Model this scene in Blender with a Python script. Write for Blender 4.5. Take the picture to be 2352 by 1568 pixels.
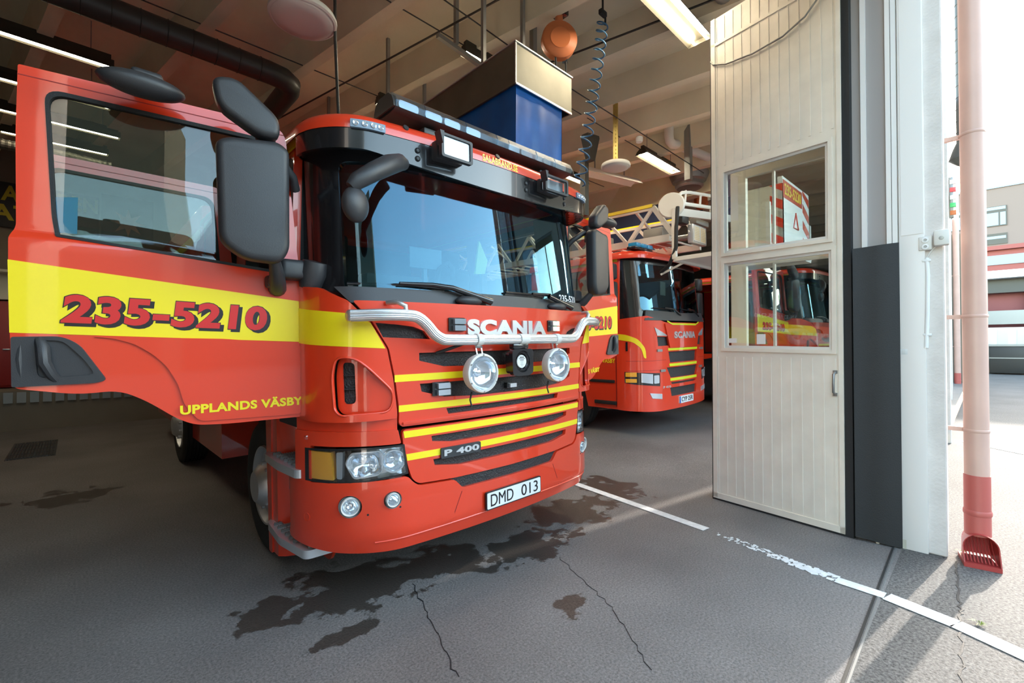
import bpy, bmesh, math, random
from mathutils import Vector, Matrix, geometry
PI = math.pi
random.seed(7)
SC = bpy.context.scene
COL = SC.collection
for o in list(bpy.data.objects):
    bpy.data.objects.remove(o)

# ------------------------------------------------------------------ camera
cam_data = bpy.data.cameras.new('camera')
cam_data.sensor_width = 36.0
cam_data.lens = 36.0 * 1045.0 / 2352.0
cam_data.clip_start = 0.05
cam_data.clip_end = 500
cam = bpy.data.objects.new('camera', cam_data)
COL.objects.link(cam)
cam.location = (0, 0, 1.55)
cam.rotation_euler = (math.radians(90.8), 0, math.radians(46.05 - 90))
SC.camera = cam

# ------------------------------------------------------------------ sky, sun, exposure
SUN_AZ = math.atan2(-0.33, 2.17)          # direction towards the sun in plan
SUN_EL = math.radians(20.5)
world = bpy.data.worlds.new('sky')
SC.world = world
world.use_nodes = True
wn = world.node_tree.nodes
wl = world.node_tree.links
wn.clear()
sky = wn.new('ShaderNodeTexSky')
sky.sky_type = 'NISHITA'
sky.sun_disc = False
sky.sun_elevation = SUN_EL
sky.sun_rotation = PI / 2 - SUN_AZ
sky.air_density = 1.0
sky.dust_density = 0.7
sky.ozone_density = 2.6
bg = wn.new('ShaderNodeBackground')
bg.inputs['Strength'].default_value = 0.40
wo = wn.new('ShaderNodeOutputWorld')
# camera white balance: the sky light is warmed a little towards neutral
wbm = wn.new('ShaderNodeMix'); wbm.data_type = 'RGBA'; wbm.blend_type = 'MULTIPLY'
wbm.inputs['Factor'].default_value = 1.0
wbm.inputs['B'].default_value = (1.20, 1.0, 0.72, 1)
wl.new(sky.outputs[0], wbm.inputs['A'])
wl.new(wbm.outputs['Result'], bg.inputs[0])
wl.new(bg.outputs[0], wo.inputs[0])

sun_data = bpy.data.lights.new('sun', 'SUN')
sun_data.energy = 1.05
sun_data.color = (1.0, 0.91, 0.80)
sun_data.angle = math.radians(0.6)
sun = bpy.data.objects.new('sun', sun_data)
COL.objects.link(sun)
sd = Vector((math.cos(SUN_AZ) * math.cos(SUN_EL), math.sin(SUN_AZ) * math.cos(SUN_EL), math.sin(SUN_EL)))
sun.rotation_euler = sd.to_track_quat('Z', 'Y').to_euler()
sun.location = (20, -3, 12)

SC.view_settings.view_transform = 'Standard'
SC.view_settings.look = 'None'
SC.view_settings.gamma = 1.0
SC.view_settings.use_curve_mapping = False
SC.view_settings.exposure = 2.5
TUBE_STRENGTH = 30.0

# ------------------------------------------------------------------ materials
def mat(name, col, rough=0.5, metal=0.0, coat=0.0, bump=0.0, bscale=60.0, var=0.0, vscale=4.0,
        emit=None, estr=0.0, spec=0.5, alpha=1.0):
    m = bpy.data.materials.new(name)
    m.use_nodes = True
    nt = m.node_tree
    b = nt.nodes['Principled BSDF']
    b.inputs['Base Color'].default_value = (*col, 1)
    b.inputs['Roughness'].default_value = rough
    b.inputs['Metallic'].default_value = metal
    b.inputs['Coat Weight'].default_value = coat
    b.inputs['Coat Roughness'].default_value = 0.04
    b.inputs['Specular IOR Level'].default_value = spec
    if emit:
        b.inputs['Emission Color'].default_value = (*emit, 1)
        b.inputs['Emission Strength'].default_value = estr
    if bump or var:
        tc = nt.nodes.new('ShaderNodeTexCoord')
    if bump:
        n = nt.nodes.new('ShaderNodeTexNoise')
        n.inputs['Scale'].default_value = bscale
        n.inputs['Detail'].default_value = 3
        nt.links.new(tc.outputs['Object'], n.inputs['Vector'])
        bp = nt.nodes.new('ShaderNodeBump')
        bp.inputs['Strength'].default_value = bump
        bp.inputs['Distance'].default_value = 0.01
        nt.links.new(n.outputs['Fac'], bp.inputs['Height'])
        nt.links.new(bp.outputs[0], b.inputs['Normal'])
    if var:
        n2 = nt.nodes.new('ShaderNodeTexNoise')
        n2.inputs['Scale'].default_value = vscale
        n2.inputs['Detail'].default_value = 5
        nt.links.new(tc.outputs['Object'], n2.inputs['Vector'])
        r = nt.nodes.new('ShaderNodeValToRGB')
        r.color_ramp.elements[0].position = 0.3
        r.color_ramp.elements[1].position = 0.7
        r.color_ramp.elements[0].color = (*[c * (1 - var) for c in col], 1)
        r.color_ramp.elements[1].color = (*[min(1, c * (1 + var)) for c in col], 1)
        nt.links.new(n2.outputs['Fac'], r.inputs['Fac'])
        nt.links.new(r.outputs[0], b.inputs['Base Color'])
    return m

def glass(name, tint=(0.8, 0.9, 0.9), refl=0.12, rough=0.0, gtint=(0.95, 0.98, 1)):
    m = bpy.data.materials.new(name)
    m.use_nodes = True
    nt = m.node_tree
    nt.nodes.clear()
    out = nt.nodes.new('ShaderNodeOutputMaterial')
    tr = nt.nodes.new('ShaderNodeBsdfTransparent')
    tr.inputs[0].default_value = (*tint, 1)
    gl = nt.nodes.new('ShaderNodeBsdfGlossy')
    gl.inputs['Roughness'].default_value = rough
    gl.inputs['Color'].default_value = (*gtint, 1)
    lw = nt.nodes.new('ShaderNodeLayerWeight')
    fr = nt.nodes.new('ShaderNodeMath')          # Schlick reflectance from the viewing angle
    fr.operation = 'POWER'
    fr.inputs[1].default_value = 4.5
    nt.links.new(lw.outputs['Facing'], fr.inputs[0])
    ad = nt.nodes.new('ShaderNodeMath')
    ad.operation = 'ADD'
    ad.use_clamp = True
    ad.inputs[1].default_value = refl + 0.035
    mx = nt.nodes.new('ShaderNodeMixShader')
    nt.links.new(fr.outputs[0], ad.inputs[0])
    nt.links.new(ad.outputs[0], mx.inputs[0])
    nt.links.new(tr.outputs[0], mx.inputs[1])
    nt.links.new(gl.outputs[0], mx.inputs[2])
    nt.links.new(mx.outputs[0], out.inputs[0])
    return m

def asphalt(name, base, grain=0.35, wet=False, coarse=60.0, tint2=None):
    """speckled asphalt; wet=True adds dark damp stains of their own shape"""
    m = bpy.data.materials.new(name)
    m.use_nodes = True
    nt = m.node_tree
    N, L = nt.nodes, nt.links
    b = N['Principled BSDF']
    tc = N.new('ShaderNodeTexCoord')
    n1 = N.new('ShaderNodeTexNoise'); n1.inputs['Scale'].default_value = coarse; n1.inputs['Detail'].default_value = 4
    n1.inputs['Roughness'].default_value = 0.7
    n2 = N.new('ShaderNodeTexNoise'); n2.inputs['Scale'].default_value = 0.9; n2.inputs['Detail'].default_value = 6
    v = N.new('ShaderNodeTexVoronoi'); v.inputs['Scale'].default_value = coarse * 1.6
    for n in (n1, n2, v):
        L.new(tc.outputs['Object'], n.inputs['Vector'])
    r1 = N.new('ShaderNodeValToRGB')
    e = r1.color_ramp.elements
    e[0].position, e[1].position = 0.33, 0.68
    e[0].color = (*[c * (1 - grain) for c in base], 1)
    e[1].color = (*[c * (1 + grain) for c in base], 1)
    L.new(n1.outputs['Fac'], r1.inputs[0])
    r2 = N.new('ShaderNodeValToRGB')
    e = r2.color_ramp.elements
    e[0].position, e[1].position = 0.3, 0.72
    t2 = tint2 or (0.72, 0.72, 0.72)
    e[0].color = (*t2, 1)
    e[1].color = (1.12, 1.12, 1.12, 1)
    L.new(n2.outputs['Fac'], r2.inputs[0])
    mu = N.new('ShaderNodeMix'); mu.data_type = 'RGBA'; mu.blend_type = 'MULTIPLY'
    mu.inputs['Factor'].default_value = 1
    L.new(r1.outputs[0], mu.inputs['A']); L.new(r2.outputs[0], mu.inputs['B'])
    # dark pits
    rv = N.new('ShaderNodeValToRGB')
    e = rv.color_ramp.elements
    e[0].position, e[1].position = 0.02, 0.16
    e[0].color = (0.35, 0.33, 0.33, 1); e[1].color = (1, 1, 1, 1)
    L.new(v.outputs['Distance'], rv.inputs[0])
    mv = N.new('ShaderNodeMix'); mv.data_type = 'RGBA'; mv.blend_type = 'MULTIPLY'
    mv.inputs['Factor'].default_value = 0.55
    L.new(mu.outputs['Result'], mv.inputs['A']); L.new(rv.outputs[0], mv.inputs['B'])
    last = mv.outputs['Result']
    b.inputs['Roughness'].default_value = 0.75
    if wet:
        geo = N.new('ShaderNodeNewGeometry')
        total = None
        # damp patches: (x, y, radius x, radius y)
        for (x, y, rx, ry) in ((1.30, 2.86, 0.52, 0.40), (1.9, 2.75, 0.5, 0.28), (2.55, 2.55, 0.55, 0.30), (3.4, 2.72, 0.60, 0.38), (1.08, 2.42, 0.20, 0.09), (2.2, 1.75, 0.15, 0.10), (0.85, 2.95, 0.25, 0.2),
                                (0.0, 6.6, 0.5, 0.35), (4.3, 2.9, 0.35, 0.5)):
            mp = N.new('ShaderNodeMapping'); mp.vector_type = 'TEXTURE'
            mp.inputs['Location'].default_value = (x, y, 0)
            mp.inputs['Scale'].default_value = (rx, ry, 1)
            L.new(geo.outputs['Position'], mp.inputs[0])
            ln = N.new('ShaderNodeVectorMath'); ln.operation = 'LENGTH'
            L.new(mp.outputs[0], ln.inputs[0])
            inv = N.new('ShaderNodeMath'); inv.operation = 'SUBTRACT'; inv.inputs[0].default_value = 1.0
            L.new(ln.outputs['Value'], inv.inputs[1])
            if total is None:
                total = inv.outputs[0]
            else:
                mxn = N.new('ShaderNodeMath'); mxn.operation = 'MAXIMUM'
                L.new(total, mxn.inputs[0]); L.new(inv.outputs[0], mxn.inputs[1])
                total = mxn.outputs[0]
        n3 = N.new('ShaderNodeTexNoise'); n3.inputs['Scale'].default_value = 4.5; n3.inputs['Detail'].default_value = 7
        n3.inputs['Roughness'].default_value = 0.62
        L.new(tc.outputs['Object'], n3.inputs['Vector'])
        sc = N.new('ShaderNodeMath'); sc.operation = 'MULTIPLY_ADD'
        sc.inputs[1].default_value = 3.4; sc.inputs[2].default_value = -1.78
        L.new(n3.outputs['Fac'], sc.inputs[0])
        ad = N.new('ShaderNodeMath'); ad.operation = 'ADD'
        L.new(total, ad.inputs[0]); L.new(sc.outputs[0], ad.inputs[1])
        rw = N.new('ShaderNodeValToRGB')
        rw.color_ramp.elements[0].position = 0.10; rw.color_ramp.elements[1].position = 0.22
        L.new(ad.outputs[0], rw.inputs[0])
        mw = N.new('ShaderNodeMix'); mw.data_type = 'RGBA'; mw.blend_type = 'MULTIPLY'
        mw.inputs['B'].default_value = (0.34, 0.31, 0.28, 1)
        L.new(rw.outputs[0], mw.inputs['Factor']); L.new(last, mw.inputs['A'])
        last = mw.outputs['Result']
        mr = N.new('ShaderNodeMapRange')
        mr.inputs['To Min'].default_value = 0.62; mr.inputs['To Max'].default_value = 0.30
        L.new(rw.outputs[0], mr.inputs[0]); L.new(mr.outputs[0], b.inputs['Roughness'])
    L.new(last, b.inputs['Base Color'])
    bp = N.new('ShaderNodeBump'); bp.inputs['Strength'].default_value = 0.55; bp.inputs['Distance'].default_value = 0.006
    L.new(n1.outputs['Fac'], bp.inputs['Height']); L.new(bp.outputs[0], b.inputs['Normal'])
    return m

def brick_mat(name, c1, c2, mortar):
    m = bpy.data.materials.new(name); m.use_nodes = True
    nt = m.node_tree; b = nt.nodes['Principled BSDF']; b.inputs['Roughness'].default_value = 0.9
    tc = nt.nodes.new('ShaderNodeTexCoord'); mp = nt.nodes.new('ShaderNodeMapping')
    mp.inputs['Rotation'].default_value = (PI / 2, 0, PI / 2)
    br = nt.nodes.new('ShaderNodeTexBrick'); br.inputs['Scale'].default_value = 3.0
    br.inputs['Color1'].default_value = (*c1, 1); br.inputs['Color2'].default_value = (*c2, 1); br.inputs['Mortar'].default_value = (*mortar, 1)
    br.inputs['Mortar Size'].default_value = 0.03
    nt.links.new(tc.outputs['Object'], mp.inputs[0]); nt.links.new(mp.outputs[0], br.inputs[0]); nt.links.new(br.outputs[0], b.inputs['Base Color'])
    return m

M = {}
M['red'] = mat('red_paint', (0.78, 0.046, 0.012), 0.32, coat=1.0)
M['dred'] = mat('dark_red_paint', (0.32, 0.015, 0.012), 0.5)
M['yellow'] = mat('yellow_reflective', (0.95, 0.74, 0.012), 0.35, coat=0.4)
M['lime'] = mat('lime_reflective', (0.72, 0.80, 0.02), 0.35, coat=0.5)
M['black'] = mat('black_gloss', (0.012, 0.012, 0.014), 0.22, coat=0.6)
M['plastic'] = mat('dark_plastic', (0.035, 0.036, 0.040), 0.42, bump=0.15, bscale=400)
M['rubber'] = mat('rubber', (0.018, 0.018, 0.019), 0.65, bump=0.2, bscale=120)
M['mesh'] = mat('grille_mesh', (0.022, 0.022, 0.024), 0.5, bump=0.8, bscale=90)
M['chrome'] = mat('chrome', (0.86, 0.88, 0.92), 0.10, metal=1.0)
M['mirror'] = mat('mirror_reflector', (0.92, 0.94, 0.97), 0.04, metal=1.0)
M['alu'] = mat('brushed_aluminium', (0.70, 0.72, 0.74), 0.42, metal=0.9)
M['zinc'] = mat('galvanised_steel', (0.21, 0.20, 0.165), 0.46, metal=0.85, var=0.12, vscale=3, bump=0.05, bscale=8)
M['greysteel'] = mat('grey_steel', (0.30, 0.30, 0.29), 0.45, metal=0.6)
M['dsteel'] = mat('dark_steel', (0.06, 0.058, 0.055), 0.45, metal=0.5)
M['silver'] = mat('silver_lettering', (0.72, 0.75, 0.78), 0.28, metal=0.65)
M['white'] = mat('white_paint', (0.80, 0.80, 0.79), 0.5)
M['offwhite'] = mat('offwhite_plastic', (0.70, 0.68, 0.64), 0.5)
M['plate'] = mat('plate_white', (0.80, 0.81, 0.80), 0.35)
M['orange'] = mat('orange_lens', (1.0, 0.45, 0.03), 0.2, coat=0.6)
M['oreel'] = mat('orange_plastic', (0.62, 0.18, 0.06), 0.45)
M['bluecloth'] = mat('blue_tarpaulin', (0.006, 0.115, 0.44), 0.36, var=0.25, vscale=2.5, bump=0.25, bscale=3)
M['bluepaint'] = mat('dark_blue_paint', (0.035, 0.055, 0.13), 0.6)
M['bluehose'] = mat('blue_hose', (0.05, 0.16, 0.30), 0.4)
M['bluelens'] = mat('blue_lens', (0.02, 0.30, 0.62), 0.1, coat=1.0)
M['clearlens'] = glass('clear_lens', (0.93, 0.96, 0.98), 0.10, 0.02)
M['lampglass'] = glass('lamp_glass', (0.96, 0.98, 0.99), 0.05, 0.0)
M['wsglass'] = glass('windscreen_glass', (0.62, 0.72, 0.72), 0.028, 0.0, (0.42, 0.78, 1.08))
M['sideglass'] = glass('side_window_glass', (0.74, 0.80, 0.78), 0.012, 0.0)
M['winglass'] = glass('door_window_glass', (0.88, 0.91, 0.90), 0.035, 0.02)
M['led'] = mat('led_reflector', (0.75, 0.80, 0.86), 0.12, metal=0.7)
M['strobe'] = mat('strobe_reflector', (0.50, 0.58, 0.66), 0.2, metal=0.5)
M['lampface'] = mat('lamp_reflector', (0.84, 0.89, 0.95), 0.09, metal=0.82)
M['ledyellow'] = mat('led_amber', (0.80, 0.58, 0.22), 0.3)
M['interior'] = mat('cab_interior', (0.045, 0.046, 0.050), 0.7)
M['seat'] = mat('seat_fabric', (0.030, 0.032, 0.038), 0.85)
M['lampbody'] = mat('lamp_tray', (0.036, 0.032, 0.022), 0.35)
M['beaconglass'] = glass('beacon_cover', (0.80, 0.88, 0.92), 0.32, 0.12)
M['concrete'] = mat('concrete_ceiling', (0.72, 0.65, 0.50), 0.85, var=0.15, vscale=0.8, bump=0.2, bscale=20)
M['pierconc'] = mat('pier_concrete', (0.68, 0.625, 0.59), 0.85, var=0.07, vscale=6, bump=0.3, bscale=50)
M['pierwhite'] = mat('pier_white_sheet', (0.78, 0.745, 0.72), 0.45)
M['leaf'] = mat('door_leaf_beige', (0.80, 0.735, 0.635), 0.5, var=0.06, vscale=5)
M['olive'] = mat('olive_beam', (0.72, 0.66, 0.45), 0.6, var=0.1, vscale=1)
M['walldark'] = mat('hall_wall', (0.20, 0.17, 0.13), 0.85, var=0.1, vscale=1)
M['brownrec'] = mat('recess_paint', (0.36, 0.33, 0.32), 0.7)
M['pipe'] = mat('downspout_paint', (0.64, 0.40, 0.33), 0.45, var=0.08, vscale=3)
M['piperd'] = mat('downspout_red', (0.52, 0.12, 0.10), 0.45)
M['pipered2'] = mat('gutter_shoe_red', (0.42, 0.05, 0.045), 0.35)
M['marking'] = mat('white_road_paint', (0.72, 0.72, 0.71), 0.7, var=0.12, vscale=25, bump=0.3, bscale=60)
M['floor'] = asphalt('hall_asphalt', (0.185, 0.171, 0.163), 0.45, wet=True, coarse=80)
M['yard'] = asphalt('yard_asphalt', (0.118, 0.110, 0.103), 0.85, coarse=60)
M['tube'] = mat('fluorescent_tube', (1, 1, 1), 0.5, emit=(1.0, 0.86, 0.62), estr=TUBE_STRENGTH)
M['tubedim'] = mat('fluorescent_tube_dim', (1, 1, 1), 0.5, emit=(1.0, 0.86, 0.62), estr=7.0)
M['brick'] = brick_mat('brick_facade', (0.19, 0.085, 0.075), (0.23, 0.11, 0.09), (0.20, 0.16, 0.15))
M['lampdiff'] = mat('fluted_lamp_glass', (0.40, 0.46, 0.50), 0.25, bump=0.3, bscale=90)
M['redclad'] = mat('red_cladding', (0.26, 0.075, 0.07), 0.7)
M['greenleaf'] = mat('weed_leaf', (0.20, 0.32, 0.04), 0.6)
M['paleblue'] = mat('pale_blue_metal', (0.24, 0.33, 0.44), 0.5)
M['skyposter'] = mat('blue_paper', (0.10, 0.42, 0.72), 0.5)
M['banneryellow'] = mat('banner_yellow', (0.55, 0.42, 0.02), 0.6)
M['bannerblack'] = mat('banner_black', (0.02, 0.018, 0.015), 0.6)
M['perf'] = mat('perforated_brass', (0.62, 0.50, 0.18), 0.35, metal=0.8)
M['green'] = mat('green_lens', (0.10, 0.62, 0.20), 0.3)
M['redlens'] = mat('red_lens', (0.80, 0.10, 0.10), 0.3)
M['cream'] = mat('cream_metal', (0.66, 0.61, 0.50), 0.5)
M['hivis'] = mat('hivis_yellow', (0.75, 0.82, 0.12), 0.6)
M['redtext'] = mat('red_number', (0.68, 0.02, 0.02), 0.35, coat=0.5)
M['blacktext'] = mat('black_number', (0.015, 0.012, 0.014), 0.4)

# ------------------------------------------------------------------ mesh helpers
def rot_to(axis):
    return Vector((0, 0, 1)).rotation_difference(Vector(axis).normalized()).to_matrix()

def roundpoly(pts, r, seg=4):
    out = []
    n = len(pts)
    rs = r if isinstance(r, (list, tuple)) else [r] * n
    for i in range(n):
        p0, p1, p2 = Vector(pts[i - 1]), Vector(pts[i]), Vector(pts[(i + 1) % n])
        a, b = (p0 - p1), (p2 - p1)
        if rs[i] <= 0:
            out.append(tuple(p1)); continue
        la, lb = a.length, b.length
        d = min(rs[i], la * .48, lb * .48)
        A, B = p1 + a.normalized() * d, p1 + b.normalized() * d
        for k in range(seg + 1):
            t = k / seg
            q = A * (1 - t) ** 2 + p1 * 2 * t * (1 - t) + B * t * t
            out.append((q.x, q.y))
    return out

def rect(x0, z0, x1, z1, r=0.0):
    p = [(x0, z0), (x1, z0), (x1, z1), (x0, z1)]
    return roundpoly(p, r) if r else p

def circ(cx, cz, r, n=24, rz=None):
    rz = rz or r
    return [(cx + r * math.cos(2 * PI * k / n), cz + rz * math.sin(2 * PI * k / n)) for k in range(n)]

class MB:
    def __init__(s):
        s.bm = bmesh.new(); s.mi = 0
    def _f(s, vs):
        try:
            f = s.bm.faces.new(vs); f.material_index = s.mi; return f
        except ValueError:
            return None
    def quad(s, pts):
        return s._f([s.bm.verts.new(p) for p in pts])
    def box(s, c, size, rz=0.0, bev=0.0, R=None, seg=2):
        t = bmesh.new()
        bmesh.ops.create_cube(t, size=1)
        bmesh.ops.scale(t, vec=size, verts=t.verts)
        if bev:
            bmesh.ops.bevel(t, geom=t.edges[:], offset=bev, segments=seg, affect='EDGES', profile=0.5)
        mtx = Matrix.Translation(c) @ ((R.to_4x4()) if R else Matrix.Rotation(rz, 4, 'Z'))
        s._merge(t, mtx)
    def _merge(s, t, mtx=None):
        vm = {}
        for v in t.verts:
            vm[v] = s.bm.verts.new((mtx @ v.co) if mtx else v.co)
        for f in t.faces:
            s._f([vm[v] for v in f.verts])
        t.free()
    def bar(s, a, b, w, h=None, up=(0, 0, 1), bev=0.0):
        a, b = Vector(a), Vector(b); d = b - a
        x = d.normalized(); u = Vector(up)
        if abs(x.dot(u)) > .99: u = Vector((1, 0, 0))
        y = u.cross(x).normalized(); z = x.cross(y)
        R = Matrix((x, y, z)).transposed()
        s.box((a + b) / 2, (d.length, w, h or w), R=R, bev=bev)
    def tube(s, pts, r, seg=10, cap=True, closed=False, flute=0):
        P = [Vector(p) for p in pts]; n = len(P)
        rs = r if isinstance(r, (list, tuple)) else [r] * n
        rings = []; N = None
        for i in range(n):
            if closed: T = (P[(i + 1) % n] - P[i - 1]).normalized()
            else: T = (P[min(i + 1, n - 1)] - P[max(i - 1, 0)]).normalized()
            if N is None:
                N = T.orthogonal().normalized()
            else:
                N = (N - T * N.dot(T))
                N = N.normalized() if N.length > 1e-6 else T.orthogonal().normalized()
            B = T.cross(N)
            ring = []
            for k in range(seg):
                a = 2 * PI * k / seg
                rr = rs[i] * (1 - 0.07 * (k % 2)) if flute else rs[i]
                ring.append(s.bm.verts.new(P[i] + (N * math.cos(a) + B * math.sin(a)) * rr))
            rings.append(ring)
        m = n if closed else n - 1
        for i in range(m):
            A, Bq = rings[i], rings[(i + 1) % n]
            for k in range(seg):
                s._f([A[k], A[(k + 1) % seg], Bq[(k + 1) % seg], Bq[k]])
        if cap and not closed:
            s._f(rings[0][::-1]); s._f(rings[-1])
    def cyl(s, a, b, r, seg=16, r2=None):
        s.tube([a, b], [r, r if r2 is None else r2], seg)
    def lathe(s, prof, c=(0, 0, 0), axis=(0, 0, 1), seg=24, closed=False):
        """prof: (radius, height along axis)"""
        R = rot_to(axis); c = Vector(c); rings = []
        for (r, h) in prof:
            if r < 1e-6:
                rings.append([s.bm.verts.new(c + R @ Vector((0, 0, h)))])
            else:
                rings.append([s.bm.verts.new(c + R @ Vector((r * math.cos(2 * PI * k / seg), r * math.sin(2 * PI * k / seg), h))) for k in range(seg)])
        prs = list(zip(rings, rings[1:])) + ([(rings[-1], rings[0])] if closed else [])
        for A, B in prs:
            for k in range(seg):
                k2 = (k + 1) % seg
                if len(A) == 1 and len(B) == 1: continue
                if len(A) == 1: s._f([A[0], B[k2], B[k]])
                elif len(B) == 1: s._f([A[k], A[k2], B[0]])
                else: s._f([A[k], A[k2], B[k2], B[k]])
    def ball(s, c, rad, R=None, seg=16, rings=10):
        t = bmesh.new()
        bmesh.ops.create_uvsphere(t, u_segments=seg, v_segments=rings, radius=1)
        bmesh.ops.scale(t, vec=rad, verts=t.verts)
        s._merge(t, Matrix.Translation(c) @ (R.to_4x4() if R else Matrix.Identity(4)))
    def panel(s, outline, holes=(), f=None, t=0.01, du=0.06, dz=None, d0=0.0, lip=0.0):
        """flat outline with holes in (u, z), bent onto a surface f(u, z, depth) and given a thickness"""
        loops = [[Vector((p[0], p[1], 0)) for p in outline]] + [[Vector((p[0], p[1], 0)) for p in h] for h in holes]
        tb = bmesh.new()
        vs = [[tb.verts.new(p) for p in l] for l in loops]
        flat = [v for l in vs for v in l]
        if holes:
            ed, k0 = [], 0
            for l in loops:
                ed += [(k0 + i, k0 + (i + 1) % len(l)) for i in range(len(l))]; k0 += len(l)
            co, _e, fa, *_r = geometry.delaunay_2d_cdt([Vector((p.x, p.y)) for l in loops for p in l], ed, [], 0, 1e-7)
            for v in flat: tb.verts.remove(v)
            flat = [tb.verts.new((c.x, c.y, 0)) for c in co]
            def inside(x, y):
                c = False
                for l in loops:
                    for i in range(len(l)):
                        a, b = l[i - 1], l[i]
                        if (a.y > y) != (b.y > y) and x < (b.x - a.x) * (y - a.y) / (b.y - a.y) + a.x: c = not c
                return c
            for q in fa:
                cx = sum(co[i].x for i in q) / len(q); cy = sum(co[i].y for i in q) / len(q)
                if inside(cx, cy):
                    try: tb.faces.new([flat[i] for i in q])
                    except ValueError: pass
        else:
            for tri in geometry.tessellate_polygon(loops):
                try: tb.faces.new([flat[i] for i in tri])
                except ValueError: pass
        us = [v.co.x for v in tb.verts]; zs = [v.co.y for v in tb.verts]
        for (lo, hi, st, no) in ((min(us), max(us), du, (1, 0, 0)), (min(zs), max(zs), dz, (0, 1, 0))):
            if not st: continue
            k = math.ceil(lo / st)
            while k * st < hi:
                bmesh.ops.bisect_plane(tb, geom=tb.verts[:] + tb.edges[:] + tb.faces[:], plane_co=(k * st * no[0], k * st * no[1], 0), plane_no=no, dist=1e-6)
                k += 1
        bmesh.ops.remove_doubles(tb, verts=tb.verts, dist=1e-6)
        for fc in tb.faces: fc.normal_update()
        front = {v: s.bm.verts.new(f(v.co.x, v.co.y, d0)) for v in tb.verts}
        back = {v: s.bm.verts.new(f(v.co.x, v.co.y, d0 - t)) for v in tb.verts} if t else None
        for fc in tb.faces:
            s._f([front[v] for v in fc.verts])
            if t: s._f([back[v] for v in reversed(fc.verts)])
        if t:
            for e in tb.edges:
                if len(e.link_faces) == 1:
                    a, b = e.verts
                    s._f([front[a], front[b], back[b], back[a]])
        tb.free()
    def prism(s, poly, o, ex, ey, ez, t):
        """polygon in the plane (ex, ey) at origin o, pushed t along ez"""
        o, ex, ey, ez = Vector(o), Vector(ex), Vector(ey), Vector(ez)
        s.panel(poly, (), lambda u, v, d: o + ex * u + ey * v + ez * d, t=t, du=None)
    def text(s, body, f, x0, z0, x1, z1, d0=0.003, t=0.003, bold=0.02, skew=0.0, du=0.05, sx=1):
        """lettering fitted into the rectangle x0..x1, z0..z1 of a surface"""
        for tri, vs in text_geo(body, bold, skew):
            tb = bmesh.new()
            V = [tb.verts.new((x0 + (x1 - x0) * v[0], z0 + (z1 - z0) * v[1], 0)) for v in vs]
            for q in tri:
                try: tb.faces.new([V[i] for i in q])
                except ValueError: pass
            if du:
                lo, hi = min(v.co.x for v in tb.verts), max(v.co.x for v in tb.verts)
                k = math.ceil(lo / du)
                while k * du < hi:
                    bmesh.ops.bisect_plane(tb, geom=tb.verts[:] + tb.edges[:] + tb.faces[:], plane_co=(k * du, 0, 0), plane_no=(1, 0, 0), dist=1e-6)
                    k += 1
            bmesh.ops.remove_doubles(tb, verts=tb.verts, dist=1e-7)
            front = {v: s.bm.verts.new(f(v.co.x, v.co.y, d0)) for v in tb.verts}
            back = {v: s.bm.verts.new(f(v.co.x, v.co.y, d0 - t)) for v in tb.verts}
            for fc in tb.faces:
                s._f([front[v] for v in fc.verts])
                s._f([back[v] for v in reversed(fc.verts)])
            for e in tb.edges:
                if len(e.link_faces) == 1:
                    a, b = e.verts; s._f([front[a], front[b], back[b], back[a]])
            tb.free()
    def build(s, name, m, parent=None, smooth=35, flat=False):
        bmesh.ops.recalc_face_normals(s.bm, faces=s.bm.faces[:])
        me = bpy.data.meshes.new(name)
        s.bm.to_mesh(me); s.bm.free()
        for x in (m if isinstance(m, (list, tuple)) else [m]):
            me.materials.append(M[x] if isinstance(x, str) else x)
        if not flat:
            me.polygons.foreach_set('use_smooth', [True] * len(me.polygons))
            me.set_sharp_from_angle(angle=math.radians(smooth))
        o = bpy.data.objects.new(name, me)
        COL.objects.link(o)
        if parent: o.parent = parent
        return o

_tc = {}
def text_geo(body, bold, skew):
    key = (body, bold, skew)
    if key not in _tc:
        cu = bpy.data.curves.new('lettering', 'FONT')
        cu.body = body; cu.size = 1; cu.offset = bold; cu.fill_mode = 'FRONT'; cu.resolution_u = 4
        if bold > 0: cu.space_character = 1.0 + bold * 1.6
        cu.shear = skew
        ob = bpy.data.objects.new('lettering', cu); COL.objects.link(ob)
        dg = bpy.context.evaluated_depsgraph_get()
        me = ob.evaluated_get(dg).to_mesh()
        vs = [(v.co.x, v.co.y) for v in me.vertices]
        tris = [tuple(p.vertices) for p in me.polygons]
        ob.evaluated_get(dg).to_mesh_clear()
        bpy.data.objects.remove(ob); bpy.data.curves.remove(cu)
        xs = [v[0] for v in vs]; ys = [v[1] for v in vs]
        a, b, c, d = min(xs), max(xs), min(ys), max(ys)
        _tc[key] = [(tris, [((x - a) / (b - a), (y - c) / (d - c)) for x, y in vs])]
    return _tc[key]

def thing(name, label, cat, loc=(0, 0, 0), rz=0.0, group=None):
    o = bpy.data.objects.new(name, None); COL.objects.link(o)
    o.empty_display_size = 0.2
    o.location = loc; o.rotation_euler = (0, 0, rz)
    tag(o, label, cat, group)
    return o
def tag(o, label, cat, group=None, kind=None):
    o['label'] = label; o['category'] = cat
    if group: o['group'] = group
    if kind: o['kind'] = kind
    return o
def struct(o, label=None, cat=None):
    o['kind'] = 'structure'
    if label: o['label'] = label
    if cat: o['category'] = cat
    return o
def copy_tree(o, parent=None):
    c = o.copy(); COL.objects.link(c)
    if parent: c.parent = parent
    for ch in list(o.children): copy_tree(ch, c)
    return c
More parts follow.
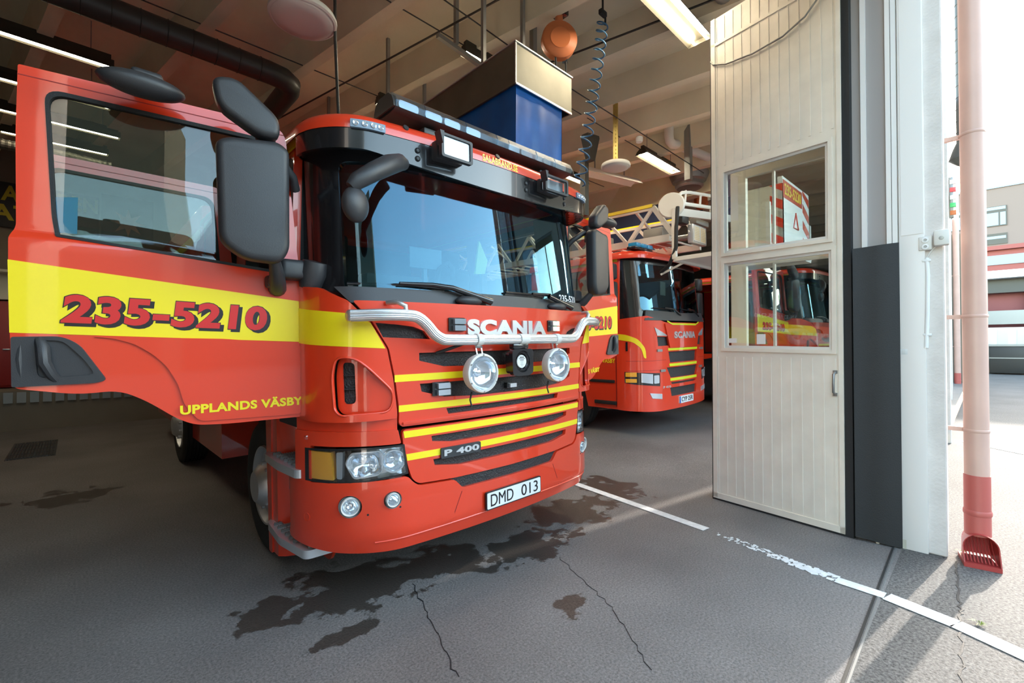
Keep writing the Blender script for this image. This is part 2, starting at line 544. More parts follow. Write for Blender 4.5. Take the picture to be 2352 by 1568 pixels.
# =================================================================== THE HALL AND THE YARD
def grid_plane(name, x0, x1, y0, y1, zf, m, nx=40, ny=8):
    b = MB()
    V = [[b.bm.verts.new((x0 + (x1 - x0) * i / nx, y0 + (y1 - y0) * j / ny, zf(x0 + (x1 - x0) * i / nx))) for j in range(ny + 1)] for i in range(nx + 1)]
    for i in range(nx):
        for j in range(ny): b._f([V[i][j], V[i + 1][j], V[i + 1][j + 1], V[i][j + 1]])
    return b.build(name, m, None, 60)
def ramp(x):
    t = min(1, max(0, (x - 4.9) / 1.6)); t = t * t * (3 - 2 * t)
    t2 = min(1, max(0, (x - 9.6) / 1.6)); t2 = t2 * t2 * (3 - 2 * t2)
    return .10 * t + .14 * t2
struct(grid_plane('floor', -9, 24, .455, 15, ramp, 'floor', 66, 6))
struct(grid_plane('ground', -40, 80, -60, .455, lambda x: 0.0, 'yard', 8, 8))
fx = lambda X: .20 + .0325 * (X - 4.69)          # outer face of the facade
b = MB(); b.bar((-1, .405, .002), (4.62, .505, .002), .012, .006); struct(b.build('trim_1', 'dsteel'))
b = MB(); b.bar((-1, .39, .0015), (4.60, .487, .0015), .010, .004); struct(b.build('trim_2', 'greysteel'))
# white bay line
LINE = [(4.17, 3.48), (3.89, 1.62)]
def strip(bm_, pts, w, z=.004):
    for (a, c) in zip(pts, pts[1:]): bm_.bar((a[0], a[1], z), (c[0], c[1], z), w, .003)
b = MB(); strip(b, [(4.34, 4.6), (4.17, 3.48), (3.90, 1.66)], .095)
o = struct(b.build('trim_3', 'marking'))
b = MB()
rr = random.Random(3)
for k in range(190):      # worn stretch: scattered flakes of paint
    t = .86 * rr.random() ** .6
    x = 3.90 + (3.66 - 3.90) * t; y = 1.62 + (.58 - 1.62) * t
    s = .006 + .022 * rr.random() * (.4 + t)
    b.box((x + rr.uniform(-.045, .045), y + rr.uniform(-.03, .03), .002 + .002 * rr.random()), (s, s * 1.4, .003), rz=rr.uniform(0, 3))
strip(b, [(3.680, .70), (3.662, .445)], .09, .0045)
struct(b.build('trim_4', 'marking'))
b = MB(); strip(b, [(3.66, .435), (3.575, .125), (3.43, -.19), (3.2, -.70), (2.6, -2.0)], .115, .004); struct(b.build('trim_5', 'marking'))
b = MB(); strip(b, [(10.6, .25), (9.9, -.5), (8.9, -1.9)], .10, .004); struct(b.build('trim_6', 'marking'))
b = MB(); strip(b, [(9.6, 3.4), (9.4, 2.0)], .10, .105); struct(b.build('trim_7', 'marking'))
# cracks in the floor and in the forecourt
rc = random.Random(11)
def crack(name, pts, w=.006):
    P = []
    for (a, c) in zip(pts, pts[1:]):
        for k in range(14):
            u = k / 14; P.append((a[0] + (c[0] - a[0]) * u + rc.uniform(-.012, .012), a[1] + (c[1] - a[1]) * u + rc.uniform(-.012, .012)))
    b = MB()
    for p, q in zip(P, P[1:]): b.bar((p[0], p[1], .001), (q[0], q[1], .001), w * rc.uniform(.5, 1.3), .003)
    return struct(b.build(name, 'rubber'))
crack('trim_8', [(1.62, 2.62), (1.48, 2.20), (1.30, 1.70)], .005)
crack('trim_9', [(2.6, 2.2), (2.35, 1.6), (2.0, 1.1)], .003)
crack('trim_10', [(4.64, .15), (3.95, .12), (3.55, .10), (3.0, .09), (2.0, .06)], .010)
# walls, piers, lintels
H = 5.75
# third bay: unseen door leaves added to block the sun, save one streak
dr = thing('door_sunblock', 'added beige door leaves, out of view, blocking sun through the third bay', 'door'); struct(dr)
for xa, xb in ((10.85, 12.5), (13.35, 14.6), (14.65, 16.0)):
    b = MB(); b.prism([(xa, fx(xa) + .40), (xb, fx(xb) + .40), (xb, fx(xb) + .46), (xa, fx(xa) + .46)], (0, 0, .02), (1, 0, 0), (0, 1, 0), (0, 0, -1), 4.94); b.build('leaf', 'leaf', dr)
def facade_pier(name, xa, xb, depth=.55, m='pierconc'):
    b = MB()
    ya, yb = fx(xa), fx(xb)
    b.prism([(xa, ya), (xb, yb), (xb, yb + depth), (xa, ya + depth)], (0, 0, 0), (1, 0, 0), (0, 1, 0), (0, 0, -1), 6.3)
    bmesh.ops.bevel(b.bm, geom=b.bm.edges[:], offset=.008, segments=1, affect='EDGES')
    return struct(b.build(name, m))
facade_pier('wall_front_left', -9, -1.15)
PIER = facade_pier('column_1', 4.665, 5.35)
facade_pier('column_2', 10.25, 10.85)
facade_pier('column_3', 16.0, 23.0)
facade_pier('column_4', 23.0, 40)
for n, xa, xb in (('beam_1', -1.15, 4.665), ('beam_2', 5.35, 10.25), ('beam_3', 10.85, 16.0)):
    b = MB(); b.prism([(xa, fx(xa) + .05), (xb, fx(xb) + .05), (xb, fx(xb) + .5), (xa, fx(xa) + .5)], (0, 0, 4.95), (1, 0, 0), (0, 1, 0), (0, 0, -1), 1.35)
    struct(b.build(n, 'pierconc'))
b = MB(); b.box((7.5, 14.1, 2.9), (33, .2, 5.9)); struct(b.build('wall_back', 'walldark'))
b = MB(); b.box((-9.1, 7.5, 2.9), (.2, 15, 5.9)); struct(b.build('wall_left', 'walldark'))
b = MB(); b.box((24.1, 7.5, 2.9), (.2, 15, 5.9)); struct(b.build('wall_right', 'walldark'))
b = MB(); b.prism([(-9.2, fx(-9.2) + .1), (24.2, fx(24.2) + .1), (24.2, 14.3), (-9.2, 14.3)], (0, 0, 5.75), (1, 0, 0), (0, 1, 0), (0, 0, -1), .2); struct(b.build('ceiling', 'concrete'))
# downstand ribs of the ceiling, running into the hall
for k in range(24):
    x = -7.8 + k * 1.15
    b = MB()
    q = [(-.12, 0), (.12, 0), (.07, -.40), (-.07, -.40)]
    sk = -.16
    b.prism(q, (x + .6, .8, H), (1, 0, 0), (0, 0, 1), (sk, 1, 0), -13.2)
    struct(b.build('trim_rib', 'concrete'))['kind'] = 'structure'
# partition on the far side of the second bay: olive beam over a dark blue wall
b = MB(); b.box((10.30, 9.0, 5.40), (.26, 10.0, .72)); struct(b.build('beam_4', 'olive'))
b = MB(); b.box((10.32, 9.6, 2.55), (.20, 8.9, 5.0)); struct(b.build('wall_partition', 'bluepaint'))
# raised platform along the back wall
b = MB(); b.box((-3, 13.3, .37), (12, 1.5, .74)); struct(b.build('floor_platform', 'walldark'))
b = MB()
for k in range(60): b.box((-8 + k * .17, 12.52, .62), (.12, .03, .2))
struct(b.build('trim_grating', 'greysteel'))

# low brick range across the forecourt, behind the viewer: seen only mirrored in glass and paint
b = MB(); b.box((0, -27, 3.6), (120, 4, 7.2)); struct(b.build('wall_opposite', mat('opposite_wall', (.10, .085, .075), .9)))
b = MB(); b.box((-34.4, -20, 7.5), (60, 4, 15)); struct(b.build('wall_opposite_block', mat('opposite_block', (.07, .075, .06), .9)))
# ---- jamb of the door opening
JX = 4.64
b = MB(); b.box((JX + .010, .378, 2.6), (.03, .150, 5.2), bev=.004); struct(b.build('trim_jamb_sheet', 'pierwhite'))
b = MB(); b.box((JX - .005, .375, 3.42), (.008, .13, 2.0)); b.box((JX, .475, 3.7), (.03, .03, 3.0)); struct(b.build('trim_jamb_plate', 'pierwhite'))
b = MB(); b.box((JX + .012, .615, 3.0), (.018, .29, 6.0)); struct(b.build('trim_jamb_recess', 'brownrec'))
b = MB(); b.box((JX + .0, .665, 3.6), (.05, .035, 3.0)); b.box((JX + .0, .51, 3.6), (.05, .03, 3.0)); struct(b.build('trim_jamb_rail', 'pierwhite'))

# ---- folding door leaf
la, lb_ = Vector((4.7557, 1.9415, 0)), Vector((4.5817, .8053, 0))
ld = (lb_ - la).normalized(); ln_ = Vector((-ld.y, ld.x, 0))
if ln_.x > 0: ln_ = -ln_
LF = lambda u, z, d=0: tuple(la + ld * u + ln_ * d + Vector((0, 0, z)))
LW = 1.150
def leaf_slope(z): return z
w1 = [(.130, 2.505), (1.048, 2.475), (1.052, 3.300), (.130, 3.325)]
w2 = [(.130, 1.550), (1.070, 1.530), (1.072, 2.375), (.130, 2.402)]
door = thing('door_1', 'beige folding garage door leaf with two windows, folded back against the pier', 'door'); struct(door)
b = MB()
b.panel([(.015, .05), (LW - .01, .04), (LW - .01, 4.95), (.015, 4.95)], [w1, w2], LF, t=.045, d0=0, du=.3)
lf = b.build('leaf', 'leaf', door, 20)
b = MB()
n = 12
for k in range(n + 1):      # pressed vertical ribs
    u = .055 + (LW - .12) * k / n
    for z0, z1 in ((.09, 1.46), (3.40, 4.93)):
        b.panel([(u - .009, z0), (u + .009, z0), (u + .006, z1), (u - .006, z1)], (), LF, t=.004, d0=.0035)
b.build('pressed_rib', 'leaf', lf, 20)
b = MB()
for u0, u1, z0, z1 in ((.0, .045, .03, 4.95), (LW - .035, LW, .02, 4.95), (.0, LW, .02, .075), (.0, LW, 4.66, 4.69)):
    b.panel(rect(u0, z0, u1, z1), (), LF, t=.012, d0=.010)
b.build('edge_frame', 'leaf', lf, 20)
for w in (w1, w2):
    b = MB(); cx = sum(p[0] for p in w) / 4; cz = sum(p[1] for p in w) / 4
    big = [(cx + (p[0] - cx) * 1.07, cz + (p[1] - cz) * 1.075) for p in w]; sm_ = [(cx + (p[0] - cx) * .945, cz + (p[1] - cz) * .94) for p in w]
    b.panel(big, [w], LF, t=.02, d0=.014); wf = b.build('window_frame', 'leaf', door, 20)
    b = MB(); b.panel(w, [sm_], LF, t=.02, d0=-.006); b.build('glazing_bead', 'offwhite', wf, 20)
    b = MB(); b.panel([(cx + (p[0] - cx) * .985, cz + (p[1] - cz) * .985) for p in w], (), LF, t=.004, d0=-.012); b.build('pane', 'winglass', wf)
b = MB(); b.panel(rect(-.012, .0, .0, 4.9), (), LF, t=.05, d0=.004); b.panel(rect(-.015, -.0, LW, .03), (), LF, t=.04, d0=.002); b.panel(rect(LW, .0, LW + .055, 4.95), (), LF, t=.05, d0=-.006)
b.build('rubber_seal', 'rubber', door)
b = MB()
b.tube([LF(1.09, 1.345, .008), LF(1.09, 1.33, .04), LF(1.089, 1.25, .045), LF(1.088, 1.18, .04), LF(1.088, 1.165, .008)], .010, 8)
b.panel(rect(1.075, 1.335, 1.105, 1.362), (), LF, t=.012, d0=.012); b.panel(rect(1.073, 1.147, 1.103, 1.174), (), LF, t=.012, d0=.012)
b.build('handle', 'greysteel', door, 50)
b = MB(); b.panel(rect(.165, 1.60, .245, 1.645), (), LF, t=.002, d0=.0); b.panel(rect(.44, 1.585, .52, 1.68), (), LF, t=.002, d0=-.008); b.build('window_label', 'plate', door)
# second leaf folded behind, seen edge-on and through the windows
b = MB()
b.panel([(.03, .05), (LW, .05), (LW, 4.95), (.03, 4.95)], [[(u + .06, z) for u, z in w1], [(u + .06, z) for u, z in w2]], LF, t=.045, d0=-.30)
d2 = b.build('folded_leaf', 'leaf', door, 20)
b = MB()
for w in (w1, w2): b.panel([(u + .06, z) for u, z in w], (), LF, t=.003, d0=-.32)
b.build('pane', 'winglass', d2)
b = MB()
for w in (w1, w2): b.panel([(u + .33 if i in (0, 3) else u + .06, z) for i, (u, z) in enumerate(w)], [[(u + .35 if i in (0, 3) else u + .05, z + (.02 if i < 2 else -.02)) for i, (u, z) in enumerate(w)]], LF, t=.03, d0=-.29)
b.build('inner_frame', 'offwhite', d2)
# dark rubber sheet covering the hinge side
b = MB()
pr = lambda u, z, d=0: (4.555 + .055 * u + .006 * math.sin(u * 7), .735 - .285 * u, z)
b.panel([(0, .03), (1, .005), (1, 2.37), (0, 2.355)], (), lambda u, z, d=0: (pr(u, z)[0] - d * .98, pr(u, z)[1] - d * .2, z), t=.012, du=.1)
sheet = tag(b.build('rubber_sheet', 'rubber', None, 40), 'tall dark rubber sheet hanging beside the folded door leaf', 'sheet')
b = MB(); b.box((4.66, .455, .035), (.05, .05, .07)); b.box((4.62, .60, .05), (.04, .02, .10)); struct(b.build('trim_jamb_foot', 'cream'))
# =================================================================== FIRE ENGINES
def plan(u, x0, r, k):
    a = abs(u); s = -1 if u < 0 else 1
    if a <= x0:
        x, y, n = a, k * a * a, Vector((2 * k * a, -1))
    else:
        th = (a - x0) / r
        if th < PI / 2:
            x = x0 + r * math.sin(th); y = k * x * x + r * (1 - math.cos(th)); n = Vector((math.sin(th), -math.cos(th)))
        else:
            x = x0 + r; y = k * x * x + r + (a - x0 - r * PI / 2); n = Vector((1, 0))
    n.normalize()
    return s * x, y, s * n.x, n.y
def surface(x0, r, k, y0=0.0, g=lambda z: 0.0):
    def f(u, z, d=0.0):
        x, y, nx, ny = plan(u, x0, r, k)
        return (x + nx * d, y + y0 + g(z) + ny * d, z)
    return f
def uof(x, x0, r):
    a = abs(x); s = -1 if x < 0 else 1
    return x if a <= x0 else s * (x0 + r * math.asin(min(1, (a - x0) / r)))

FRONT = surface(.99, .28, .085)
BUMP = surface(.80, .49, .085, -.012, lambda z: .35 * max(0, .47 - z) + 2.4 * max(0, min(z, .80) - .745) ** 2)
WS = surface(.88, .30, .095, .068, lambda z: .12 * (z - 1.85))
VISOR = surface(.97, .31, .085, .03)
HEAD = surface(.80, .49, .085, -.004)
UF = lambda x: uof(x, .99, .28)
UB = lambda x: uof(x, .80, .49)
UW = lambda x: uof(x, .88, .30)

def mirx(pts): return [(-p[0], p[1]) for p in pts]

def lamp_dish(parent, name, c, axis, r, depth=0.05, rim=0.012, rimmat='alu', glassmat='lampglass', label=None):
    """round lamp: rim (the part), with a reflector bowl, bulb and front glass below it"""
    a = Vector(axis).normalized(); c = Vector(c)
    m = MB()
    m.lathe([(r * .97, -depth), (r * 1.0, -.01), (r + rim, 0.0), (r + rim, .010), (r + rim * .6, .016), (r, .014), (r * .985, .004), (r * .985, -.006)], c, a, 36)
    body = m.build(name, rimmat, parent)
    if label: body['label'] = label
    m = MB()
    m.lathe([(r * .985, -.002), (r * .93, -depth * .35), (r * .74, -depth * .68), (r * .45, -depth * .92), (r * .17, -depth), (r * .15, -depth * 1.25), (0, -depth * 1.25)], c, a, 36)
    m.build('reflector', 'lampface', body)
    m = MB()
    m.lathe([(0, -depth * .30), (r * .10, -depth * .36), (r * .13, -depth * .6), (r * .12, -depth)], c, a, 16)
    m.build('bulb', 'chrome', body)
    m = MB()
    m.lathe([(0, .008), (r * .5, .006), (r * .985, .002)], c, a, 36)
    m.build('lamp_glass', glassmat, body)
    return body

# ---------------------------------------------------------------- opened cab door
DOOR = [(0.0, 1.137), (0.0, 1.83), (.052, 2.547), (.073, 2.80)]
DOOR_OUT = roundpoly([(0.0, 1.137), (0.0, 1.83), (.050, 2.52), (.073, 2.880), (1.195, 2.872), (1.202, 2.55), (1.200, 2.109), (1.220, 2.056), (1.222, 1.866), (1.220, 1.627), (1.215, 1.366),
                      (.994, 1.326), (.848, 1.339), (.745, 1.282), (.617, 1.177), (.540, 1.136), (.40, 1.128)],
                     [.02, .1, .1, .10, .01, .05, .02, .02, .05, .05, .03, .1, .1, .1, .1, .1, .1], 5)
DOOR_WIN = roundpoly([(1.108, 2.785), (.150, 2.784), (.101, 1.985), (1.070, 2.076), (1.082, 2.168)], [.07, .09, .02, .01, .03], 6)
def door_map(hx, hy, dx, dy, zoff):
    D = Vector((dx, dy)).normalized()
    N = Vector((-D.y, D.x))
    if N.y > 0: N = -N
    def f(s, z, d=0.0):
        if z > 2.09: d -= .022 + .05 * (z - 2.09)
        elif z > 2.05: d -= .022 * (z - 2.05) / .04
        if z < 1.45: d -= .10 * (1.45 - z) ** 2
        return (hx + D.x * s + N.x * d, hy + D.y * s + N.y * d, z + zoff(s))
    return f
def shrink(poly, k):
    cx = sum(p[0] for p in poly) / len(poly); cz = sum(p[1] for p in poly) / len(poly)
    return [(cx + (p[0] - cx) * (1 - k), cz + (p[1] - cz) * (1 - k * 1.3)) for p in poly]

def make_door(root, f, right=False, number='235-5210', plain=False, label=None):
    m = MB()
    m.panel(DOOR_OUT, [DOOR_WIN], f, t=.055, du=.1, dz=.05)
    door = m.build('door', 'red', root, 30)
    if label: door['label'] = label
    # seam below the roof edge of the door, and the seal round the window
    m = MB(); m.panel([(.08, 2.828), (1.197, 2.822), (1.197, 2.827), (.08, 2.833)], (), f, t=.004, d0=.001, du=.1); m.build('trim_groove', 'dred', door)
    m = MB(); m.panel(DOOR_WIN, [shrink(DOOR_WIN, .036)], f, t=.03, d0=.004, du=.1, dz=.1); m.build('window_seal', 'rubber', door)
    m = MB(); m.panel(shrink(DOOR_WIN, .03), (), f, t=.005, d0=-.010, du=.2, dz=.2); m.build('window', 'sideglass', door)
    # inner trim panel seen from behind
    m = MB(); m.panel(roundpoly([(.06, 1.2), (.1, 1.95), (1.07, 2.03), (1.17, 1.9), (1.16, 1.42), (.82, 1.40), (.6, 1.22)], .05), (), f, t=.03, d0=-.056, du=.3); m.build('inner_trim', 'interior', door)
    m = MB(); m.panel([(0.003, 1.586), (0.003, 1.828), (1.2225, 1.949), (1.2205, 1.619)], (), f, t=.004, d0=.003, du=.1, dz=.05)
    m.build('reflective_stripe', 'yellow', door)
    # raised wheel-arch swage
    sw = [(0.012, 1.155), (0.012, 1.570), (.40, 1.600)] + [(.949, 1.605), (.86, 1.596), (.782, 1.569), (.71, 1.515), (.656, 1.455), (.61, 1.36), (.585, 1.25), (.52, 1.155)]
    m = MB(); m.panel(roundpoly(sw, .03, 3), (), f, t=.02, d0=.012, du=.1, dz=.1); m.build('wheel_arch_bulge', 'red', door, 60)
    # handle recess
    hp = roundpoly([(1.214, 1.600), (1.050, 1.605), (.988, 1.568), (.890, 1.392), (.931, 1.380), (1.214, 1.372)], [.01, .03, .06, .03, .02, .01], 4)
    m = MB(); m.panel(hp, [roundpoly([(1.14, 1.585), (1.045, 1.585), (.975, 1.50), (.93, 1.42), (1.13, 1.41)], .03)], f, t=.016, d0=.016, du=.1)
    m.panel(shrink(hp, .02), (), f, t=.01, d0=.003, du=.1)
    hd = m.build('door_handle', 'plastic', door)
    m = MB()
    m.tube([f(1.125, 1.592, .0), f(1.11, 1.55, .022), f(1.105, 1.48, .026), f(1.085, 1.43, .020), f(1.07, 1.40, .0)], [.02, .026, .026, .022, .02], 10)
    m.lathe([(0, .004), (.012, .003), (.014, -.004)], f(1.09, 1.405, .008), f(0, 0, 1)[0:0] or (Vector(f(0, 1.7, 1)) - Vector(f(0, 1.7, 0))), 14)
    m.tube([f(1.185, 1.57, .004), f(1.19, 1.5, .010), f(1.185, 1.41, .004)], .012, 8)
    m.build('grip', 'plastic', door)
    if plain:
        return door
    # number and place name: always read from left to right
    if right:
        x0, x1, tx0, tx1 = .19, 1.045, .60, 1.19
        g = lambda u, z, d=0.0: f(u, z + (u - .19) * .02, d)
        tx0, tx1 = .10, .70
    else:
        g0 = f
        g = lambda u, z, d=0.0: g0(1.235 - u, z - (u - .18) * .022, d)
        x0, x1, tx0, tx1 = .182, 1.045, .632, 1.228
    zb, zt = 1.668, 1.806
    m = MB()
    m.text(number, g, x0 + .012, zb - .016, x1 + .018, zt - .008, d0=.0046, t=.001, bold=.058, skew=.10)
    m.build('number_shadow', 'blacktext', door)
    m = MB()
    m.text(number, g, x0 - .004, zb - .004, x1 + .004, zt + .004, d0=.0052, t=.001, bold=.058, skew=.10)
    m.build('number_outline', 'blacktext', door)
    m = MB()
    m.text(number, g, x0, zb, x1, zt, d0=.006, t=.001, bold=.040, skew=.10)
    m.build('number', 'redtext', door)
    gt = (lambda u, z, d=0.0: f(u, z + (u - .1) * .02, d)) if right else (lambda u, z, d=0.0: f(1.235 - u, z + (u - .63) * .024, d))
    m = MB()
    m.text('UPPLANDS V\u00c4SBY', gt, tx0, 1.196, tx1, 1.256, d0=.0155, t=.001, bold=.042)
    m.build('place_name', 'yellow', door)
    # mirrors: main glass, wide-angle glass above, kerb mirror over the window
    sg = 1
    V = lambda s, z, d: Vector(f(s, z, d))
    def slab(mm, poly, d0, t, bev):
        tb = MB()
        tb.panel(poly, (), lambda u, v, d: (u, v, d), t=t, d0=0, du=None)
        bmesh.ops.remove_doubles(tb.bm, verts=tb.bm.verts[:], dist=1e-5)
        bmesh.ops.recalc_face_normals(tb.bm, faces=tb.bm.faces[:])
        ed = [e for e in tb.bm.edges if len(e.link_faces) == 2 and e.calc_face_angle(0) > .6]
        bmesh.ops.bevel(tb.bm, geom=ed, offset=bev, segments=4, affect='EDGES', profile=.5)
        o = V(0, 1.8, 0); ex = V(1, 1.8, 0) - o; en = V(0, 1.8, 1) - o
        vm = {v: mm.bm.verts.new(o + ex * v.co.x + en * (v.co.z + d0) + Vector((0, 0, v.co.y - 1.8))) for v in tb.bm.verts}
        for fc in tb.bm.faces: mm._f([vm[v] for v in fc.verts])
        tb.bm.free()
    m = MB()
    slab(m, roundpoly([(.435, 2.600), (.425, 2.09), (.32, 2.012), (.150, 2.004), (.102, 2.08), (.096, 2.625), (.15, 2.662), (.38, 2.632)], .05, 5), .27, .11, .035)
    slab(m, roundpoly([(.452, 2.915), (.340, 2.945), (.142, 2.785), (.140, 2.675), (.245, 2.668), (.424, 2.772)], .05, 5), .27, .10, .03)
    m.tube([V(.21, 2.55, .20), V(.20, 2.63, .20), V(.20, 2.70, .20)], [.05, .04, .05], 12)
    m.tube([V(.135, 1.90, .0), V(.14, 1.91, .05), V(.15, 1.955, .12), V(.17, 2.03, .19)], [.05, .048, .04, .03], 12)
    m.tube([V(.03, 2.50, .03), V(.05, 2.55, .09), V(.13, 2.62, .16), V(.24, 2.67, .20)], [.03, .026, .026, .03], 10)
    m.box(V(.15, 1.93, .035), (.10, .08, .075), bev=.02)
    mo = m.build('wing_mirror', 'plastic', door, 40)
    m = MB()
    m.ball(V(.73, 2.845, .16), (.175, .08, .055), seg=24, rings=14)
    m.box(V(.72, 2.91, .10), (.13, .12, .055), bev=.02)
    m.build('kerb_mirror', 'plastic', door, 50)
    return door

# ---------------------------------------------------------------- wheels
def make_wheel(root, c, side, r=.505, w=.30):
    m = MB()
    prof = [(r * .60, -w / 2 + .02), (r * .80, -w / 2), (r * .93, -w / 2 + .01), (r * .985, -w / 2 + .035)]
    for k in range(5):
        z0 = -w / 2 + .05 + k * (w - .10) / 5
        prof += [(r, z0), (r, z0 + (w - .10) / 5 - .012), (r - .014, z0 + (w - .10) / 5 - .010), (r - .014, z0 + (w - .10) / 5 - .002)]
    prof += [(r * .985, w / 2 - .035), (r * .93, w / 2 - .01), (r * .80, w / 2), (r * .60, w / 2 - .02)]
    m.lathe(prof, c, (side, 0, 0), 48)
    t = m.build('wheel', 'rubber', root)
    m = MB()
    m.lathe([(r * .60, w / 2 - .03), (r * .585, w / 2 - .005), (r * .565, w / 2 - .01), (r * .55, w / 2 - .06), (r * .50, w / 2 - .075), (r * .36, w / 2 - .035), (r * .33, w / 2 - .03), (r * .30, w / 2 + .02),
             (r * .22, w / 2 + .06), (0, w / 2 + .065)], c, (side, 0, 0), 40)
    R = rot_to((side, 0, 0))
    for k in range(10):
        a = 2 * PI * k / 10
        p = Vector(c) + R @ Vector((r * .33 * math.cos(a), r * .33 * math.sin(a), w / 2 - .03))
        m.cyl(p, p + Vector((side * .04, 0, 0)), .014, 8)
    m.build('rim', 'alu', t)
    return t

def make_engine(root, number='235-5210', full=True, doors='both'):
    # ---- upper front panel (service hatch) with its slots
    hatch = [(-1.112, 1.843), (-1.010, 1.724), (-.915, 1.566), (-.880, 1.383), (-.858, 1.199), (-.862, 1.12), (-.845, 1.098), (0, 1.094)]
    hatch = roundpoly(hatch + mirx(hatch)[::-1][1:], .02, 3)
    cv = [(-.992, 1.716), (-.950, 1.632), (-.652, 1.618), (-.690, 1.668), (-.76, 1.694), (-.86, 1.706)]
    slotA = [(-.727, 1.535), (.727, 1.535), (.727, 1.49), (.56, 1.446), (.1, 1.434), (-.1, 1.434), (-.56, 1.446), (-.727, 1.487)]
    slotB = [(-.725, 1.346), (.725, 1.346), (.715, 1.298), (.56, 1.254), (.3, 1.240), (-.3, 1.240), (-.56, 1.254), (-.715, 1.298)]
    slotC = [(-.545, 1.178), (.545, 1.178), (.53, 1.141), (-.53, 1.141)]
    cvr = mirx(cv)
    m = MB()
    m.panel(hatch, [cv, cvr[::-1], slotA, slotB, slotC], FRONT, t=.03, du=.06, dz=.1)
    front = m.build('front_panel', 'red', root, 30)
    m = MB()
    m.panel([(-.99, 1.76), (-.86, 1.12), (.86, 1.12), (.99, 1.76)], (), FRONT, t=.01, d0=-.034, du=.06)
    m.build('grille', 'mesh', front)
    for nm, z0, z1 in (('a', 1.366, 1.408), ('b', 1.187, 1.226)):
        m = MB(); w0 = .885 if nm == 'a' else .862
        m.panel([(-w0, z0), (w0, z0), (w0, z1), (-w0, z1)], (), FRONT, t=.004, d0=.003, du=.06); m.build('reflective_stripe', 'yellow', front)
    # bolt-on crease line at the foot of the hatch
    m = MB(); m.panel([(-.84, 1.110), (.84, 1.110), (.84, 1.124), (-.84, 1.124)], (), FRONT, t=.02, d0=.014, du=.06); m.build('front_panel_lip', 'red', front, 60)
    if full:
        # ---- maker's lettering
        m = MB(); m.text('SCANIA', FRONT, -.385, 1.640, .385, 1.748, d0=.016, t=.016, bold=.06); m.build('lettering', 'silver', front, 20)
    # ---- cowl under the windscreen
    m = MB()
    m.panel([(-1.10, 1.835), (1.10, 1.835), (1.18, 1.93), (-1.18, 1.93)], (), surface(.99, .28, .10, .035, lambda z: .25 * (z - 1.85)), t=.03, d0=-.012, du=.06)
    cowl = m.build('wiper_cowl', 'plastic', root)
    for x in (-.33, .60):
        m = MB(); m.ball((x, .035 + .1 * x * x, 1.872), (.11, .05, .035)); m.build('spray_cover', 'plastic', cowl, 50)
    # ---- lower grille
    lg = [(-.846, 1.080), (-.838, .99), (-.812, .86), (-.785, .775), (-.745, .742), (-.50, .728), (0, .722)]
    lg = roundpoly(lg + mirx(lg)[::-1][1:], .03, 4)
    slotD = [(-.655, 1.018), (.655, 1.018), (.650, .985), (.50, .962), (-.50, .962), (-.650, .985)]
    slotE = [(-.645, .872), (.645, .872), (.635, .834), (.45, .806), (-.45, .806), (-.635, .834)]
    m = MB(); m.panel(lg, [slotD, slotE], FRONT, t=.03, d0=.004, du=.06, dz=.1)
    low = m.build('lower_grille', 'red', root, 30)
    m = MB(); m.panel(rect(-.72, .78, .72, 1.04), (), FRONT, t=.01, d0=-.024, du=.06); m.build('grille', 'mesh', low)
    for w0, z0, z1 in ((.838, 1.030, 1.070), (.822, .892, .932)):
        m = MB(); m.panel([(-w0 + .006, z0), (w0 - .006, z0), (w0, z1), (-w0, z1)], (), FRONT, t=.004, d0=.0075, du=.06); m.build('reflective_stripe', 'yellow', low)
    if full:
        m = MB(); m.panel(rect(-.598, .868, -.296, .934, .012), (), FRONT, t=.014, d0=.020, du=.06); bd = m.build('model_badge', 'plastic', low)
        m = MB(); m.text('P 400', FRONT, -.578, .882, -.312, .922, d0=.025, t=.006, bold=.04); m.build('lettering', 'silver', bd)
    # ---- corner panels with the vent scoops
    for s in (-1, 1):
        mx = (lambda p: p) if s < 0 else mirx
        cp = [(-1.53, 1.15), (-1.53, 1.945), (UF(-1.237), 1.920), (UF(-1.128), 1.843), (-1.024, 1.724), (-.927, 1.566), (-.892, 1.383), (-.872, 1.199), (-.872, 1.152)]
        cp = roundpoly(cp, .012, 2)
        vent = roundpoly([(UF(-1.165), 1.490), (UF(-1.100), 1.486), (UF(-1.094), 1.250), (UF(-1.160), 1.246)], .028, 5)
        lip = roundpoly([(UF(-1.198), 1.424), (UF(-1.180), 1.525), (UF(-1.10), 1.515), (-1.04, 1.462), (-.888, 1.306), (-.910, 1.195), (UF(-1.166), 1.188), (UF(-1.19), 1.22)], .05, 4)
        m = MB(); m.panel(mx(cp), [mx(lip)], FRONT, t=.03, du=.04, dz=.1)
        c = m.build('corner_panel', 'red', root, 30)
        SC_ = lambda u, z, d=0.0: FRONT(u, z, d - .060 * max(0, min(1, (abs(u) - .885) / .20)) ** .8)
        m = MB(); m.panel(mx(lip), [mx(vent)], SC_, t=.015, du=.02, dz=.06); m.build('vent_surround', 'red', c, 50)
        m = MB(); m.panel(mx(rect(UF(-1.19), 1.23, UF(-1.07), 1.51)), (), FRONT, t=.01, d0=-.085, du=.04)
        for z in (1.33, 1.41): m.panel(mx(rect(UF(-1.17), z, UF(-1.09), z + .006)), (), FRONT, t=.02, d0=-.065, du=.04)
        m.build('vent', 'mesh', c)
        m = MB(); m.tube([FRONT(u, z, -.001) for u, z in mx(lip)], .007, 8, closed=True); m.build('vent_rim', 'red', c, 60)
        st = [(-1.528, 1.606), (-1.528, 1.815), (UF(-1.117), 1.768), (-1.020, 1.716), (-.937, 1.566), (UF(-1.157), 1.582)]
